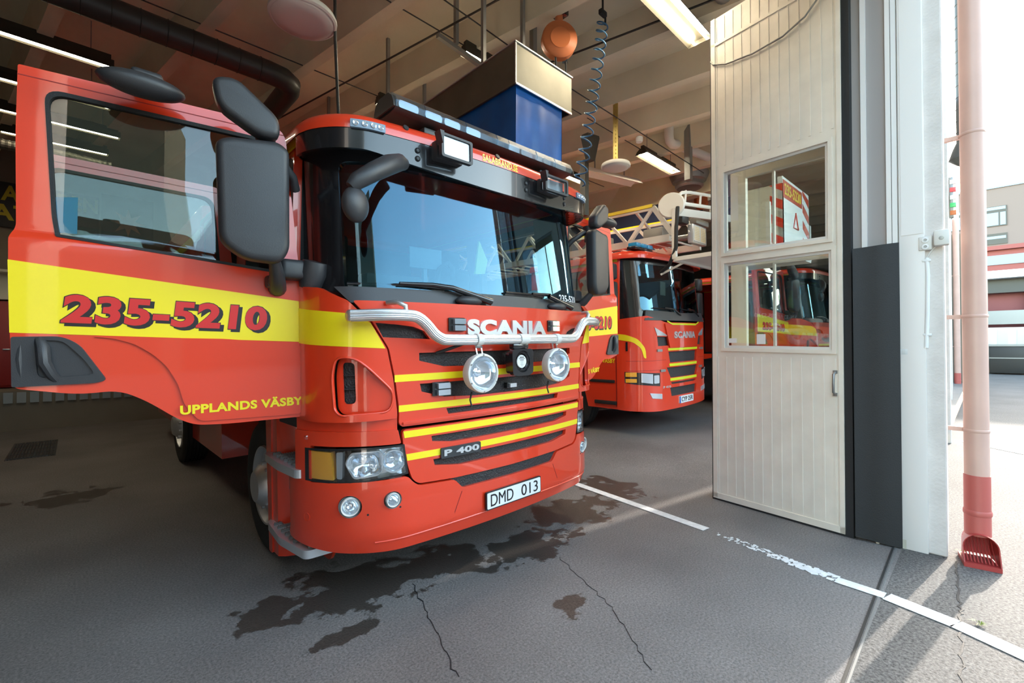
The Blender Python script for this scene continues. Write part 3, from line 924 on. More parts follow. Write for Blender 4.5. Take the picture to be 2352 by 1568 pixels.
        m = MB(); m.panel(mx(st), (), FRONT, t=.004, d0=.003, du=.04); m.build('reflective_stripe', 'yellow', c)
        # recessed strip below the corner, with the headlight brow
        m = MB(); m.panel(mx(rect(-1.50, 1.055, -.868, 1.165)), (), HEAD, t=.02, d0=-.012, du=.04)
        m.panel(mx(roundpoly([(-1.50, .775), (-1.50, 1.085), (-.868, 1.085), (-.850, 1.00), (UF(-1.262), 1.00), (UF(-1.262), .775)], .01, 2)), (), HEAD, t=.03, d0=.0, du=.04)
        m.build('headlight_brow', 'red', root, 30)
        # ---- headlight
        out = [(UB(-1.262), .792), (UB(-1.262), .985), (-.832, .994), (-.812, .815), (UB(-1.10), .784)]
        inn = [(UB(-1.252), .802), (UB(-1.252), .974), (-.842, .982), (-.825, .826), (UB(-1.10), .795)]
        m = MB(); m.panel(mx(out), [mx(inn)], HEAD, t=.08, d0=.002, du=.04)
        m.panel(mx(out), (), HEAD, t=.01, d0=-.075, du=.04)
        h = m.build('headlight', 'black', root, 30)
        m = MB(); m.panel(mx([(UB(-1.257), .806), (UB(-1.257), .970), (UB(-1.180), .964), (UB(-1.172), .802)]), (), HEAD, t=.05, d0=-.008, du=.02); m.build('indicator', 'orange', h)
        m = MB(); m.panel(mx(roundpoly([(UB(-1.162), .808), (UB(-1.162), .962), (UB(-1.135), .966), (UB(-1.14), .805)], .01)), (), HEAD, t=.04, d0=-.018, du=.02); m.build('marker_strip', 'led', h)
        # main reflector: faceted bowl framed by a bright ring
        mr = roundpoly([(UB(-1.128), .90), (UB(-1.10), .962), (-.965, .968), (-.945, .94), (-.95, .86), (-.975, .822), (UB(-1.09), .806)], .02, 4)
        m = MB(); m.panel(mx(mr), [mx(shrink(mr, .09))], HEAD, t=.03, d0=-.012, du=.03)
        m.panel(mx(circ(-.891, .898, .068, 28)), [mx(circ(-.891, .898, .060, 28))], HEAD, t=.03, d0=-.010, du=None)
        m.build('bezel_ring', 'silver', h)
        m = MB()
        BOWL = lambda u, z, d: HEAD(u, z, d - .07 * math.exp(-((abs(u) - 1.05) / .055) ** 2 - ((z - .885) / .05) ** 2) - .012 * math.sin(abs(u) * 70))
        m.panel(mx(shrink(mr, .05)), (), BOWL, t=0, d0=-.012, du=.012, dz=.012)
        c0 = Vector(HEAD(s * .891, .898, -.016)); c1 = Vector(HEAD(s * .891, .898, -.06)); ax = (c0 - c1).normalized()
        m.lathe([(.062, 0), (.056, -.016), (.042, -.034), (.020, -.044), (.018, -.030), (0, -.024)], c0, ax, 28)
        m.panel(mx(rect(-.98, .80, -.83, .975)), [mx(circ(-.891, .898, .062, 28))], HEAD, t=0, d0=-.045, du=.03)
        m.build('reflector', 'lampface', h, 20)
        m = MB(); m.panel(mx(inn), (), HEAD, t=.003, d0=.001, du=.03); m.build('lens', 'lampglass', h)
    # ---- bumper
    intake = roundpoly([(-.495, .742), (.495, .742), (.455, .690), (.38, .660), (-.38, .660), (-.455, .690)], .02, 3)
    bp = [(-1.60, .42), (-1.60, .785), (UB(-1.28), .782), (-.815, .800), (-.785, .760), (-.745, .732), (-.50, .718), (-.44, .655), (0, .652)]
    bp = bp + mirx(bp)[::-1][1:] + [(1.2, .378), (.9, .366), (-.9, .366), (-1.2, .378)]
    bp = roundpoly(bp, [.04, .03] + [.02] * (len(bp) - 4) + [.05, .05], 3)
    fogs = [(-1.108, .655, .058), (-.905, .676, .044)]
    holes = []
    for s in (-1, 1):
        for (x, z, r) in fogs:
            c = circ(UB(s * abs(x)), z, r + .006, 24); holes.append(c if s < 0 else c)
    m = MB(); m.panel(bp, holes, BUMP, t=.03, du=.04, dz=.04)
    bum = m.build('bumper', 'red', root, 40)
    m = MB(); m.panel(rect(-.52, .62, .52, .76), (), BUMP, t=.01, d0=-.022, du=.06); m.build('air_intake', 'mesh', bum)
    m = MB()
    cl = [BUMP(-1.0 + 2.0 * k / 24, .455 - .02 * abs(-1 + 2 * k / 24), .0) for k in range(25)]
    m.tube(cl, .006, 6); m.build('bumper_crease', 'red', bum, 60)
    for s in (-1, 1):
        m = MB(); m.panel(mirx([(-.449, .634), (-.443, .634), (-.530, .446), (-.536, .446)]) if s > 0 else [(-.449, .634), (-.443, .634), (-.530, .446), (-.536, .446)], (), BUMP, t=.003, d0=.001, du=.05)
        m.build('panel_joint', 'dred', bum)
        for (x, z, r) in fogs:
            u = UB(s * abs(x)); c = Vector(BUMP(u, z, -.006)); n = (Vector(BUMP(u, z, .1)) - Vector(BUMP(u, z, 0)))
            ax = (n.normalized() + Vector((0, -1.1, 0))).normalized()
            lamp_dish(bum, 'fog_lamp', c, ax, r * .80, .045, r * .16, 'offwhite')
            m = MB(); m.lathe([(r + .006, .010), (r + .002, -.02), (r * .8, -.05), (0, -.055)], c, n, 28); m.build('lamp_recess', 'silver', bum)
        for (x, z) in ((-1.03, .605), (-.865, .628)):
            u = UB(s * abs(x)); m = MB(); m.lathe([(0, .0015), (.006, .001), (.007, -.003)], BUMP(u, z, 0), Vector(BUMP(u, z, 1)) - Vector(BUMP(u, z, 0)), 12); m.build('bolt_hole', 'black', bum)
        u = s * 1.40; m = MB(); m.lathe([(.020, .001), (.024, .003), (.024, -.004)], BUMP(u, .575, 0), Vector(BUMP(u, .575, 1)) - Vector(BUMP(u, .575, 0)), 18); m.lathe([(0, .001), (.019, .001)], BUMP(u, .575, 0), Vector(BUMP(u, .575, 1)) - Vector(BUMP(u, .575, 0)), 18); m.build('towing_cap', 'red', bum)
    if full:
        flat = lambda u, z, d=0: (u, -.020 - d, z)
        m = MB(); m.panel(rect(-.270, .462, .270, .585, .012), (), flat, t=.012, d0=.008); pl = m.build('number_plate', 'blacktext', bum)
        m = MB(); m.panel(rect(-.262, .470, .262, .578, .010), (), flat, t=.006, d0=.011); m.build('plate_face', 'plate', pl)
        m = MB(); m.text('DMD', flat, -.232, .484, -.02, .564, d0=.013, t=.002, bold=0.0); m.text('013', flat, .06, .484, .232, .564, d0=.013, t=.002, bold=0.0); m.build('plate_characters', 'blacktext', pl)
    # ---- windscreen and its black surround
    gl = roundpoly([(UW(-1.088), 1.893), (0, 1.880), (UW(1.088), 1.893), (UW(1.080), 2.70), (0, 2.72), (UW(-1.080), 2.70)], [.06, 0, .06, .06, 0, .06], 4)
    fr = [(-1.56, 1.90), (-1.40, 1.87), (0, 1.862), (1.40, 1.87), (1.56, 1.90), (1.56, 2.82), (-1.56, 2.82)]
    m = MB(); m.panel(fr, [gl], WS, t=.05, d0=.004, du=.04, dz=.15); wsf = m.build('windscreen_surround', 'black', root, 30)
    m = MB(); m.panel(gl, (), WS, t=.004, d0=.0, du=.04, dz=.15); ws = m.build('windscreen', 'wsglass', root, 40)
    if full:
        m = MB(); m.text(number, WS, .70, 1.925, 1.02, 1.985, d0=.002, t=.001, bold=.02); m.build('number', 'white', ws)
    # wipers
    for x0, xa, zt in ((-1.09, -.16, 1.93), (.02, .78, 1.93)):
        W = lambda x, z, d: Vector(WS(x, z, d))
        m = MB()
        m.tube([W(x0, zt + .022, .018), W((x0 + xa) / 2 - .1, zt + .024, .020), W(xa - .34, zt + .016, .022)], .009, 6)
        m.bar(W(x0, zt + .012, .008), W(xa - .34, zt + .004, .008), .012, .016)
        m.tube([W(x0 + .28, zt + .03, .03), W(x0 + .50, zt + .034, .035), W(xa - .30, zt + .02, .05), W(xa, 1.872, .06)], [.010, .014, .018, .026], 8)
        m.build('wiper', 'black', root, 50)
    # ---- sun visor: black lower band, red upper edge running into the roof
    U = 1.46
    lo = lambda u: 2.655 + .065 * min(1, abs(u)) ** 2
    vis = [(-U + 2 * U * k / 40, lo(-U + 2 * U * k / 40)) for k in range(41)]
    m = MB(); m.panel(vis + [(U, 2.838), (-U, 2.838)], (), VISOR, t=.02, d0=.0, du=.05, dz=.1)
    for k in range(40):
        a, b = vis[k], vis[k + 1]
        m.quad([VISOR(a[0], a[1], -.01), VISOR(b[0], b[1], -.01), WS(b[0] * .965, b[1] + .05, 0), WS(a[0] * .965, a[1] + .05, 0)])
    for k in range(1, 8):
        x = -1.0 + k * .25
        m.bar(Vector(VISOR(x, lo(x) + .006, -.01)), Vector(WS(x, lo(x) + .055, 0)), .012, .02)
    visr = m.build('sun_visor', 'black', root, 35)
    for x in (-.70, .22, .72):
        for z in (2.785, 2.735):
            m = MB(); m.lathe([(0, .008), (.010, .008), (.014, .0), (.018, .004), (.018, -.004)], VISOR(x, z, 0), Vector(VISOR(x, z, 1)) - Vector(VISOR(x, z, 0)), 14); m.build('bolt', 'plastic', visr)
    # roof rings
    ring = []
    n = 60
    us = [-U + 2 * U * k / n for k in range(n + 1)]
    def roof_ring(ins, z):
        pts = [Vector(VISOR(u, z, -ins)) for u in us]
        hw = abs(pts[0].x); y0 = pts[-1].y
        back = 3.30 - ins * .4
        pts += [Vector((hw, y0 + (back - y0) * k / 6, z)) for k in range(1, 7)]
        pts += [Vector((hw - 2 * hw * k / 8, back, z)) for k in range(1, 8)]
        pts += [Vector((-hw, back - (back - y0) * k / 6, z)) for k in range(0, 6)]
        return pts
    m = MB()
    R_ = [[m.bm.verts.new(p) for p in roof_ring(i, z)] for i, z in ((-.004, 2.836), (-.004, 2.872), (.004, 2.900), (.022, 2.922), (.055, 2.938), (.14, 2.952), (.34, 2.962), (.8, 2.968))]
    for A, B in zip(R_, R_[1:]):
        for k in range(len(A)): m._f([A[k], A[(k + 1) % len(A)], B[(k + 1) % len(A)], B[k]])
    m._f(R_[-1])
    roof = m.build('roof', 'red', root, 50)
    if full:
        # yellow address on the visor
        m = MB(); m.text('SALABRAND.SE', VISOR, -.208, 2.842, .128, 2.890, d0=.006, t=.001, bold=.03); m.build('lettering', 'yellow', roof)
        for s in (-1, 1):
            f2 = VISOR
            u0, u1 = sorted((UV(s * 1.092), s * .907))
            m = MB(); m.panel(rect(u0, 2.834, u1, 2.880, .004), (), f2, t=.02, d0=.018, du=.03); l = m.build('led_strip', 'paleblue', roof)
            for k in range(4):
                u = u0 + (u1 - u0) * (k + .6) / 4.2
                m = MB(); m.lathe([(.006, .0), (.012, .003), (.016, .004), (.017, .0)], f2(u, 2.858, .018), Vector(f2(u, 2.858, 1)) - Vector(f2(u, 2.858, 0)), 16); m.build('led', 'led', l)
            # work lamps on the visor
            xc = -.50 if s < 0 else .465
            w, z0, z1, yf = (.121, 2.733, 2.880, -.055) if s < 0 else (.135, 2.738, 2.862, -.05)
            F = lambda u, z, d=0, yy=yf: (u, yy - d, z)
            m = MB()
            m.panel(rect(xc - w, z0, xc + w, z1, .015), [rect(xc - w + .018, z0 + .016, xc + w - .018, z1 - .014, .012)], F, t=.03, d0=.02)
            m.box((xc, .055, (z0 + z1) / 2), (w * 1.7, .10, (z1 - z0) * .8), bev=.012)
            m.prism([(-w, 0), (-w - .022, .075), (-w + .01, .075)], (xc, -.03, (z0 + z1) / 2 + .0), (1, 0, 0), (0, 0, 1), (0, 1, 0), .06)
            L = m.build('work_lamp', 'plastic', roof, 30)
            m = MB(); m.panel(rect(xc - w + .014, z0 + .012, xc + w - .014, z1 - .010, .012), (), lambda u, z, d=0: (u, yf + .02 - .028 * math.cos((u - xc) / w * 1.4) * math.cos((z - (z0 + z1) / 2) / .07 * 1.2) * -1 - d, z), t=0, d0=0, du=.012, dz=.012); m.build('reflector', 'lampdiff', L)
            m = MB(); m.panel(rect(xc - w + .014, z0 + .012, xc + w - .014, z1 - .010, .012), (), F, t=.004, d0=.012); m.build('lamp_glass', 'clearlens', L)
        for x in (-.77, -.06):
            m = MB(); m.lathe([(0, .004), (.018, .003), (.020, -.004)], VISOR(x, 2.912, -.006), (0, -1, .5), 14); m.build('roof_bolt', 'plastic', roof)
        # ---- light bar
        y0, zb = .20, 3.015
        prof = [(-.115, .0), (-.125, .03), (-.105, .075), (-.06, .105), (.06, .105), (.105, .075), (.125, .03), (.115, .0)]
        m = MB()
        m.prism([(-.09, -.008), (-.115, .006), (.115, .006), (.09, -.008), (.05, -.012), (-.05, -.012)], (-.84, y0, zb), (0, 1, 0), (0, 0, 1), (1, 0, 0), -1.68)
        for s in (-1, 1):
            m.box((s * .55, y0, zb - .055), (.12, .14, .05), bev=.01)
            m.prism([(-.125, .0), (-.12, .03), (-.1, .07), (-.06, .10), (.06, .10), (.1, .07), (.12, .03), (.125, .0)], (s * .858, y0, zb), (0, 1, 0), (0, 0, 1), (-s, 0, 0), -.012)
        lb = m.build('light_bar', 'dsteel', root, 30)
        edges = [-.84, -.63, -.30, -.02, .10, .40, .62, .84]
        for a, b in zip(edges, edges[1:]):
            m = MB(); m.prism(prof, (a + .004, y0, zb + .008), (0, 1, 0), (0, 0, 1), (1, 0, 0), -(b - a - .008)); m.build('beacon_cover', 'beaconglass', lb, 30)
        for a, b in ((-.61, -.48), (-.46, -.33), (-.28, -.15), (.12, .24), (.26, .38), (.42, .50), (.52, .60), (-.80, -.66), (.66, .80)):
            m = MB(); F = lambda u, z, d=0: (u, y0 - .085 - d, z)
            m.panel(rect(a, zb + .022, b, zb + .072, .02), (), F, t=.03, d0=0); m.build('strobe', 'strobe', lb, 40)
        m = MB(); m.box((0, y0 + .01, zb + .052), (1.62, .15, .075), bev=.02); m.build('light_bar_core', 'paleblue', lb)
    # ---- cab sides with the door openings, back wall, floor
    for s in (-1, 1):
        T = lambda u, z, d=0, s=s: (s * (1.268 + d - .035 * max(0, z - 1.95)), u, z)
        out = [(.42, 1.15), (.42, 1.93), (.635, 1.965), (.635, 2.845), (3.28, 2.845), (3.30, 1.08), (2.2, 1.08), (1.9, 1.15)]
        d1 = roundpoly([(.53, 1.16), (.53, 1.90), (.65, 2.0), (.65, 2.78), (1.72, 2.78), (1.72, 1.36), (1.45, 1.36), (1.05, 1.16)], .06)
        d2 = roundpoly([(2.02, 1.20), (1.98, 1.6), (1.98, 2.78), (2.98, 2.78), (2.98, 1.20)], .06)
        m = MB(); m.panel(out, [d1, d2], T, t=.05, du=.5, dz=.3); sd = m.build('cab_side', 'red', root, 30)
        m = MB(); m.panel([(.44, 2.815), (.44, 2.868), (3.28, 2.868), (3.28, 2.815)], (), T, t=.01, d0=.016); m.build('reflective_stripe', 'yellow', sd)
        m = MB(); m.panel(d1, [shrink(d1, .05)], T, t=.08, d0=.003); m.build('door_seal', 'rubber', sd)
        # step well below the door and the wheel-arch edge
        ys = [.40, 1.20]
        m = MB()
        m.panel(roundpoly([(.60, .30), (.60, 1.14), (1.18, 1.14), (1.225, .70), (1.20, .14), (.72, .14)], .04), (), lambda u, z, d=0, s=s: (s * (1.02 + .225 * max(0, min(1, (u - .90) / .12)) + d), u, z), t=.02, du=.04)
        m.panel(roundpoly([(1.14, .13), (1.14, .8), (1.12, 1.14), (1.25, 1.14), (1.24, .80), (1.21, .13)], .02), (), lambda u, z, d=0, s=s: (s * (1.255 + d), u, z), t=.26)
        m.box((s * 1.17, .66, .705), (.17, .26, .11), bev=.02)
        well = m.build('step_well', 'red', root, 30)
        for (z, pol) in ((.845, [(1.22, 1.21), (1.30, 1.13), (1.318, .81), (1.30, .50), (1.02, .46), (1.02, 1.20)]), (.365, [(1.22, 1.20), (1.285, 1.14), (1.312, .80), (1.27, .46), (1.02, .44), (1.02, 1.19)])):
            pol = roundpoly([(s * a, b) for a, b in pol], .04)
            m = MB()
            m.prism(pol, (0, 0, z), (1, 0, 0), (0, 1, 0), (0, 0, 1), .05)
            st = m.build('step', 'silver', well, 30)
            m = MB()
            for k in range(9):
                yy = .50 + k * .075
                xs = sorted([s * 1.04, s * (1.275 if .6 < yy < 1.1 else 1.24)])
                m.box((sum(xs) / 2, yy, z + .006), (xs[1] - xs[0], .012, .014))
                n = 16
                for q in range(n): m.box((xs[0] + (xs[1] - xs[0]) * (q + .5) / n, yy, z + .015), (.007, .012, .006))
            for q in range(4): m.box((s * (1.06 + q * .055), .80, z + .003), (.006, .60, .008))
            m.build('tread', 'greysteel', st, flat=True)
        if full and s < 0:
            m = MB(); m.box((-1.225, .45, 1.045), (.085, .03, .028), bev=.008); m.build('marker_lamp', 'clearlens', well)
            m = MB(); m.tube([(-1.20, .55, 1.13), (-1.19, .56, 1.0), (-1.17, .6, .95)], .006, 6); m.build('cable', 'rubber', well)
        # mirror-arm socket on the pillar
        m = MB(); m.box((s * 1.295, .475, 2.035), (.20, .14, .115), bev=.03, seg=3); m.tube([(s * 1.20, .42, 2.09), (s * 1.205, .44, 2.02), (s * 1.22, .46, 1.93)], [.07, .085, .06], 12)
        m.build('pillar_socket', 'plastic', root, 50)
        make_wheel(root, (s * 1.065, 1.49, .505 - s * .02), s)
        make_wheel(root, (s * 1.09, 5.25, .505 - s * .02), s)
    m = MB()
    m.box((0, 3.28, 2.0), (2.5, .05, 1.7)); m.box((0, 1.85, 1.12), (2.46, 2.8, .10)); m.box((0, 2.2, .72), (1.6, 3.8, .65)); m.box((0, .60, .85), (2.0, .50, .55))
    m.build('cab_frame', 'interior', root)
    # ---- cabin fittings
    m = MB()
    m.prism(roundpoly([(.20, 1.55), (.20, 1.86), (.38, 1.90), (.58, 1.84), (.68, 1.62), (.62, 1.25), (.34, 1.2)], .04), (-1.02, 0, 0), (0, 1, 0), (0, 0, 1), (1, 0, 0), -2.04)
    m.box((.62, .58, 1.90), (.50, .22, .08), bev=.02)
    m.build('dashboard', 'interior', root, 35)
    for x in (-.62, .62, ):
        m = MB()
        m.box((x, 1.30, 1.60), (.50, .50, .16), bev=.05); m.box((x, 1.56, 2.0), (.48, .14, .75), bev=.05); m.box((x, 1.58, 2.46), (.28, .10, .20), bev=.04); m.box((x, 1.3, 1.35), (.36, .36, .36))
        m.build('seat', 'seat', root, 50)
    ax = Vector((0, .45, 1)).normalized()
    m = MB(); R = rot_to(ax); cc = Vector((.62, .86, 1.93))
    m.tube([cc + R @ Vector((.22 * math.cos(2 * PI * k / 28), .22 * math.sin(2 * PI * k / 28), 0)) for k in range(28)], .016, 8, closed=True)
    for a in (.3, PI - .3, -PI / 2): m.bar(cc, cc + R @ Vector((.21 * math.cos(a), .21 * math.sin(a), 0)), .04, .02)
    m.cyl(cc, cc - ax * .35, .035); m.build('steering_wheel', 'interior', root, 40)
    if full:
        m = MB(); m.box((-.37, .50, 2.215), (.27, .015, .15), rz=-.05, bev=.004); m.box((-.37, .52, 2.06), (.03, .03, .2)); m.build('data_terminal', 'paleblue', root)
        m = MB(); m.tube([(-.28, .50, 2.02), (-.27, .47, 2.15), (-.20, .46, 2.20), (-.14, .48, 2.16), (-.13, .5, 2.08)], .02, 8); m.build('reading_lamp', 'interior', root, 60)
        m = MB(); m.prism([(-.03, 2.117), (.066, 2.128), (.095, 2.232), (.014, 2.376), (-.01, 2.25)], (0, .36, 0), (1, 0, 0), (0, 0, 1), (0, 1, .15), .02); m.build('pennant', 'hivis', root)
        m = MB(); m.box((-.70, .42, 2.0), (.42, .14, .10), bev=.02); m.box((-.1, .40, 1.95), (.25, .14, .06), bev=.02); m.build('radio_console', 'interior', root)
        m = MB(); m.ball((.80, .50, 2.0), (.09, .07, .06)); m.ball((.92, .52, 1.98), (.06, .05, .04)); m.build('glove', 'offwhite', root, 60)
    # ---- body behind the cab
    m = MB()
    m.box((0, 5.75, 1.95), (2.50, 4.6, 2.35), bev=.05); m.box((0, 5.6, .62), (2.30, 4.9, .40))
    body = m.build('equipment_body', 'red', root, 30)
    m = MB()
    for s in (-1, 1):
        for k in range(3): m.box((s * 1.252, 4.25 + k * 1.45, 1.72), (.02, 1.30, 1.55), bev=.008)
    m.build('roller_shutter', 'alu', body)
    m = MB()
    for s in (-1, 1): m.box((s * 1.255, 5.75, 2.80), (.012, 4.5, .10))
    m.build('reflective_stripe', 'yellow', body)
    # ---- doors
    if doors in ('both', 'left'):
        fl = door_map(-1.25, .50, -.986, .165, lambda s: .021 * (1.25 + .986 * s))
        dl = make_door(root, fl, False, number, label='opened cab door with the number in red on a yellow stripe')
        if full:
            m = MB(); m.panel([(1.079, 2.270), (.994, 2.284), (.998, 2.103), (1.066, 2.100)], (), fl, t=.001, d0=-.017)
            pp = m.build('paper_notice', 'skyposter', dl)
    if doors == 'both':
        fr_ = door_map(1.25, .50, .986, .165, lambda s: .021 * (1.25 + .986 * s))
        make_door(root, fr_, True, number)
        fc = door_map(-1.25, 1.99, -1.0, 0.0, lambda s: .021 * (1.25 + s) + .0)
        make_door(root, fc, False, number, plain=True)
    # ---- roof-edge mirror hung from the visor
    m = MB()
    m.tube([(-.80, .08, 2.68), (-.86, .02, 2.655), (-.95, -.03, 2.605), (-1.06, -.06, 2.53), (-1.16, -.06, 2.455), (-1.19, -.05, 2.42)], [.04, .05, .056, .052, .045, .03], 14)
    m.ball((-1.16, -.04, 2.335), (.085, .055, .095), Matrix.Rotation(.4, 3, 'Z'), 20, 12)
    m.build('front_mirror', 'plastic', root, 50)
UV = lambda x: uof(x, .97, .31)
def front_gear(root):
    """bull bar with spot lamps, siren and the small strobe pairs of the first engine"""
    by = lambda x: .085 * x * x + (.05 if abs(x) > 1.05 else 0) - .105
    path = [(-1.150, 1.752, .02), (-1.10, 1.753, 0), (-.98, 1.757, 0), (-.84, 1.755, 0), (-.785, 1.740, 0), (-.735, 1.700, 0), (-.690, 1.650, 0), (-.645, 1.622, 0), (-.595, 1.612, 0), (-.4, 1.611, 0), (-.2, 1.611, 0)]
    P = path + [(0, 1.611, 0)] + [(-a, b, c) for a, b, c in path[::-1]]
    # round the corners a little
    pts = []
    for i, (x, z, dy) in enumerate(P):
        pts.append(Vector((x, by(x) + dy, z)))
    sm = []
    for i in range(len(pts) - 1):
        p0, p1, p2, p3 = pts[max(i - 1, 0)], pts[i], pts[i + 1], pts[min(i + 2, len(pts) - 1)]
        for k in range(4):
            t = k / 4
            sm.append(.5 * ((2 * p1) + (p2 - p0) * t + (2 * p0 - 5 * p1 + 4 * p2 - p3) * t * t + (3 * p1 - p0 - 3 * p2 + p3) * t ** 3))
    sm.append(pts[-1])
    m = MB(); m.tube(sm, [.020] + [.034] * (len(sm) - 2) + [.020], 40, flute=1)
    for e in (sm[0], sm[-1]): m.ball(e, (.02, .034, .034))
    bar = m.build('bull_bar', 'alu', root, 25)
    for x, w in ((-.372, .050), (.022, .085), (.398, .050)):
        m = MB(); m.lathe([(.034, -w / 2), (.039, -w / 2 + .003), (.039, w / 2 - .003), (.034, w / 2)], (x, by(x), 1.611), (1, 0, 0), 28)
        m.box((x, by(x) + .01, 1.578), (w * .5, .03, .03)); m.build('bar_clamp', 'offwhite', bar, 40)
    for s in (-1, 1):
        m = MB(); m.tube([(s * .86, by(.86) + .01, 1.76), (s * .87, by(.86) - .005, 1.81), (s * .90, by(.86) + .03, 1.832), (s * .93, by(.86) + .10, 1.832)], .015, 8)
        m.build('bar_bracket', 'alu', bar, 50)
    # spot lamps
    for x, z in ((-.379, 1.398), (.355, 1.416)):
        c = Vector((x, by(x) - .045, z)); ax = (-.02, -1, .02)
        m = MB()
        m.lathe([(.121, .0), (.124, -.02), (.115, -.055), (.06, -.088), (0, -.092)], c, ax, 40)
        m.lathe([(.106, .006), (.110, .018), (.122, .014), (.126, .0), (.122, -.022), (.119, -.02)], c, ax, 40)
        lamp = m.build('spot_lamp', 'offwhite', bar, 40)
        m = MB()
        BR = [(.110, .002), (.100, -.02), (.080, -.042), (.055, -.056), (.030, -.062), (.022, -.060), (.020, -.03), (0, -.022)]
        m.lathe(BR, c, ax, 40); m.build('reflector', 'lampface', lamp, 20)
        m = MB(); m.lathe([(0, .010), (.06, .009), (.110, .005)], c, ax, 40); m.build('lamp_glass', 'lampglass', lamp)
        m = MB()
        for q in (-1, 1): m.bar(c + Vector((q * .022, .03, .112)), c + Vector((q * .022, .045, .165)), .008, .02)
        m.bar(c + Vector((-.03, .045, .165)), c + Vector((.03, .045, .165)), .03, .012)
        m.build('lamp_bracket', 'chrome', lamp)
        m = MB()
        for k in range(6):
            a = PI / 2 + k * PI / 3
            m.lathe([(0, .004), (.004, .003), (.005, -.002)], c + Vector((.116 * math.cos(a), -.018, .116 * math.sin(a))), (0, -1, 0), 8)
        m.build('rim_screw', 'greysteel', lamp)
        m = MB(); m.tube([c + Vector((-.04, .06, -.12)), c + Vector((-.055, .06, -.17)), c + Vector((-.05, .05, -.21))], .006, 6); m.build('lamp_cable', 'rubber', lamp)
    # siren horn
    c = Vector((-.008, by(0) - .012, 1.458)); ax = (-.05, -1, 0)
    m = MB()
    sq = roundpoly([(-.098, -.088), (-.06, -.10), (.06, -.10), (.10, -.085), (.104, .085), (-.104, .085)], .035, 5)
    F = lambda u, z, d=0: (c.x + u, c.y - d, c.z + z)
    m.panel(sq, [circ(0, -.002, .075, 32)], F, t=.035, d0=.02)
    m.lathe([(.075, .02), (.072, .008), (.060, -.004), (.058, -.02), (0, -.02)], c + Vector((0, 0, -.002)), (0, -1, 0), 32)
    m.panel(shrink(sq, .15), (), F, t=.05, d0=-.016)
    for r in (.067, .061):
        m.tube([c + Vector((r * math.cos(2 * PI * k / 30), -.008, r * math.sin(2 * PI * k / 30))) for k in range(30)], .0025, 6, closed=True)
    m.box(c + Vector((0, .02, .105)), (.15, .05, .04), bev=.01); m.box(c + Vector((0, .05, .13)), (.06, .05, .06))
    si = m.build('siren', 'black', bar, 35)
    m = MB(); m.lathe([(0, .003), (.044, .0025), (.046, -.003)], c + Vector((0, -.004, -.002)), (0, -1, 0), 32); tg = m.build('siren_label', 'plate', si)
    m = MB()
    for k, (w, h) in enumerate(((.042, .010), (.058, .006), (.036, .007), (.03, .003), (.024, .003), (.03, .003), (.018, .003))):
        m.box(c + Vector((0, -.0075, .028 - k * .010)), (w, .0005, h * .6))
    m.build('label_print', 'dsteel', si)
    # strobe pairs
    for nm, x, z in (('a', -.462, 1.712), ('b', .477, 1.714), ('c', -.585, 1.308)):
        Fp = lambda u, zz, d=0: FRONT(u, zz, d)
        m = MB(); m.panel(rect(x - .062, z - .044, x + .058, z + .042, .006), (), Fp, t=.01, d0=.012, du=.05); st = m.build('strobe_base', 'black', root)
        for zz in (.018, -.024):
            m = MB(); m.panel(rect(x - .032, z + zz - .017, x + .052, z + zz + .017, .004), (), Fp, t=.03, d0=.036, du=.05); m.build('strobe_lamp', 'led', st, 30)
            m = MB(); m.panel(rect(x - .034, z + zz - .019, x + .054, z + zz + .019, .004), (), Fp, t=.034, d0=.040, du=.05); m.build('strobe_cover', 'clearlens', st, 30)
    m = MB(); m.panel(rect(-.035, 1.265, .055, 1.303, .006), (), FRONT, t=.04, d0=.0, du=.05); st = m.build('marker_base', 'black', root)
    m = MB(); m.panel(rect(-.018, 1.270, .045, 1.298, .004), (), FRONT, t=.02, d0=.016, du=.05); m.build('marker_lamp', 'led', st)
    m = MB(); m.tube([(-.62, .02, 1.53), (-.56, -.03, 1.555), (-.50, -.05, 1.575), (-.47, -.08, 1.59)], .010, 8); m.build('feed_cable', 'rubber', root, 60)

ROLL = math.radians(1.2)
engine = thing('fire_engine', 'large front fire engine with opened cab doors, silver bull bar and plate DMD 013', 'fire engine', (2.28, 2.35, 0))
engine.rotation_euler = (0, -ROLL, 0)
make_engine(engine)
front_gear(engine)
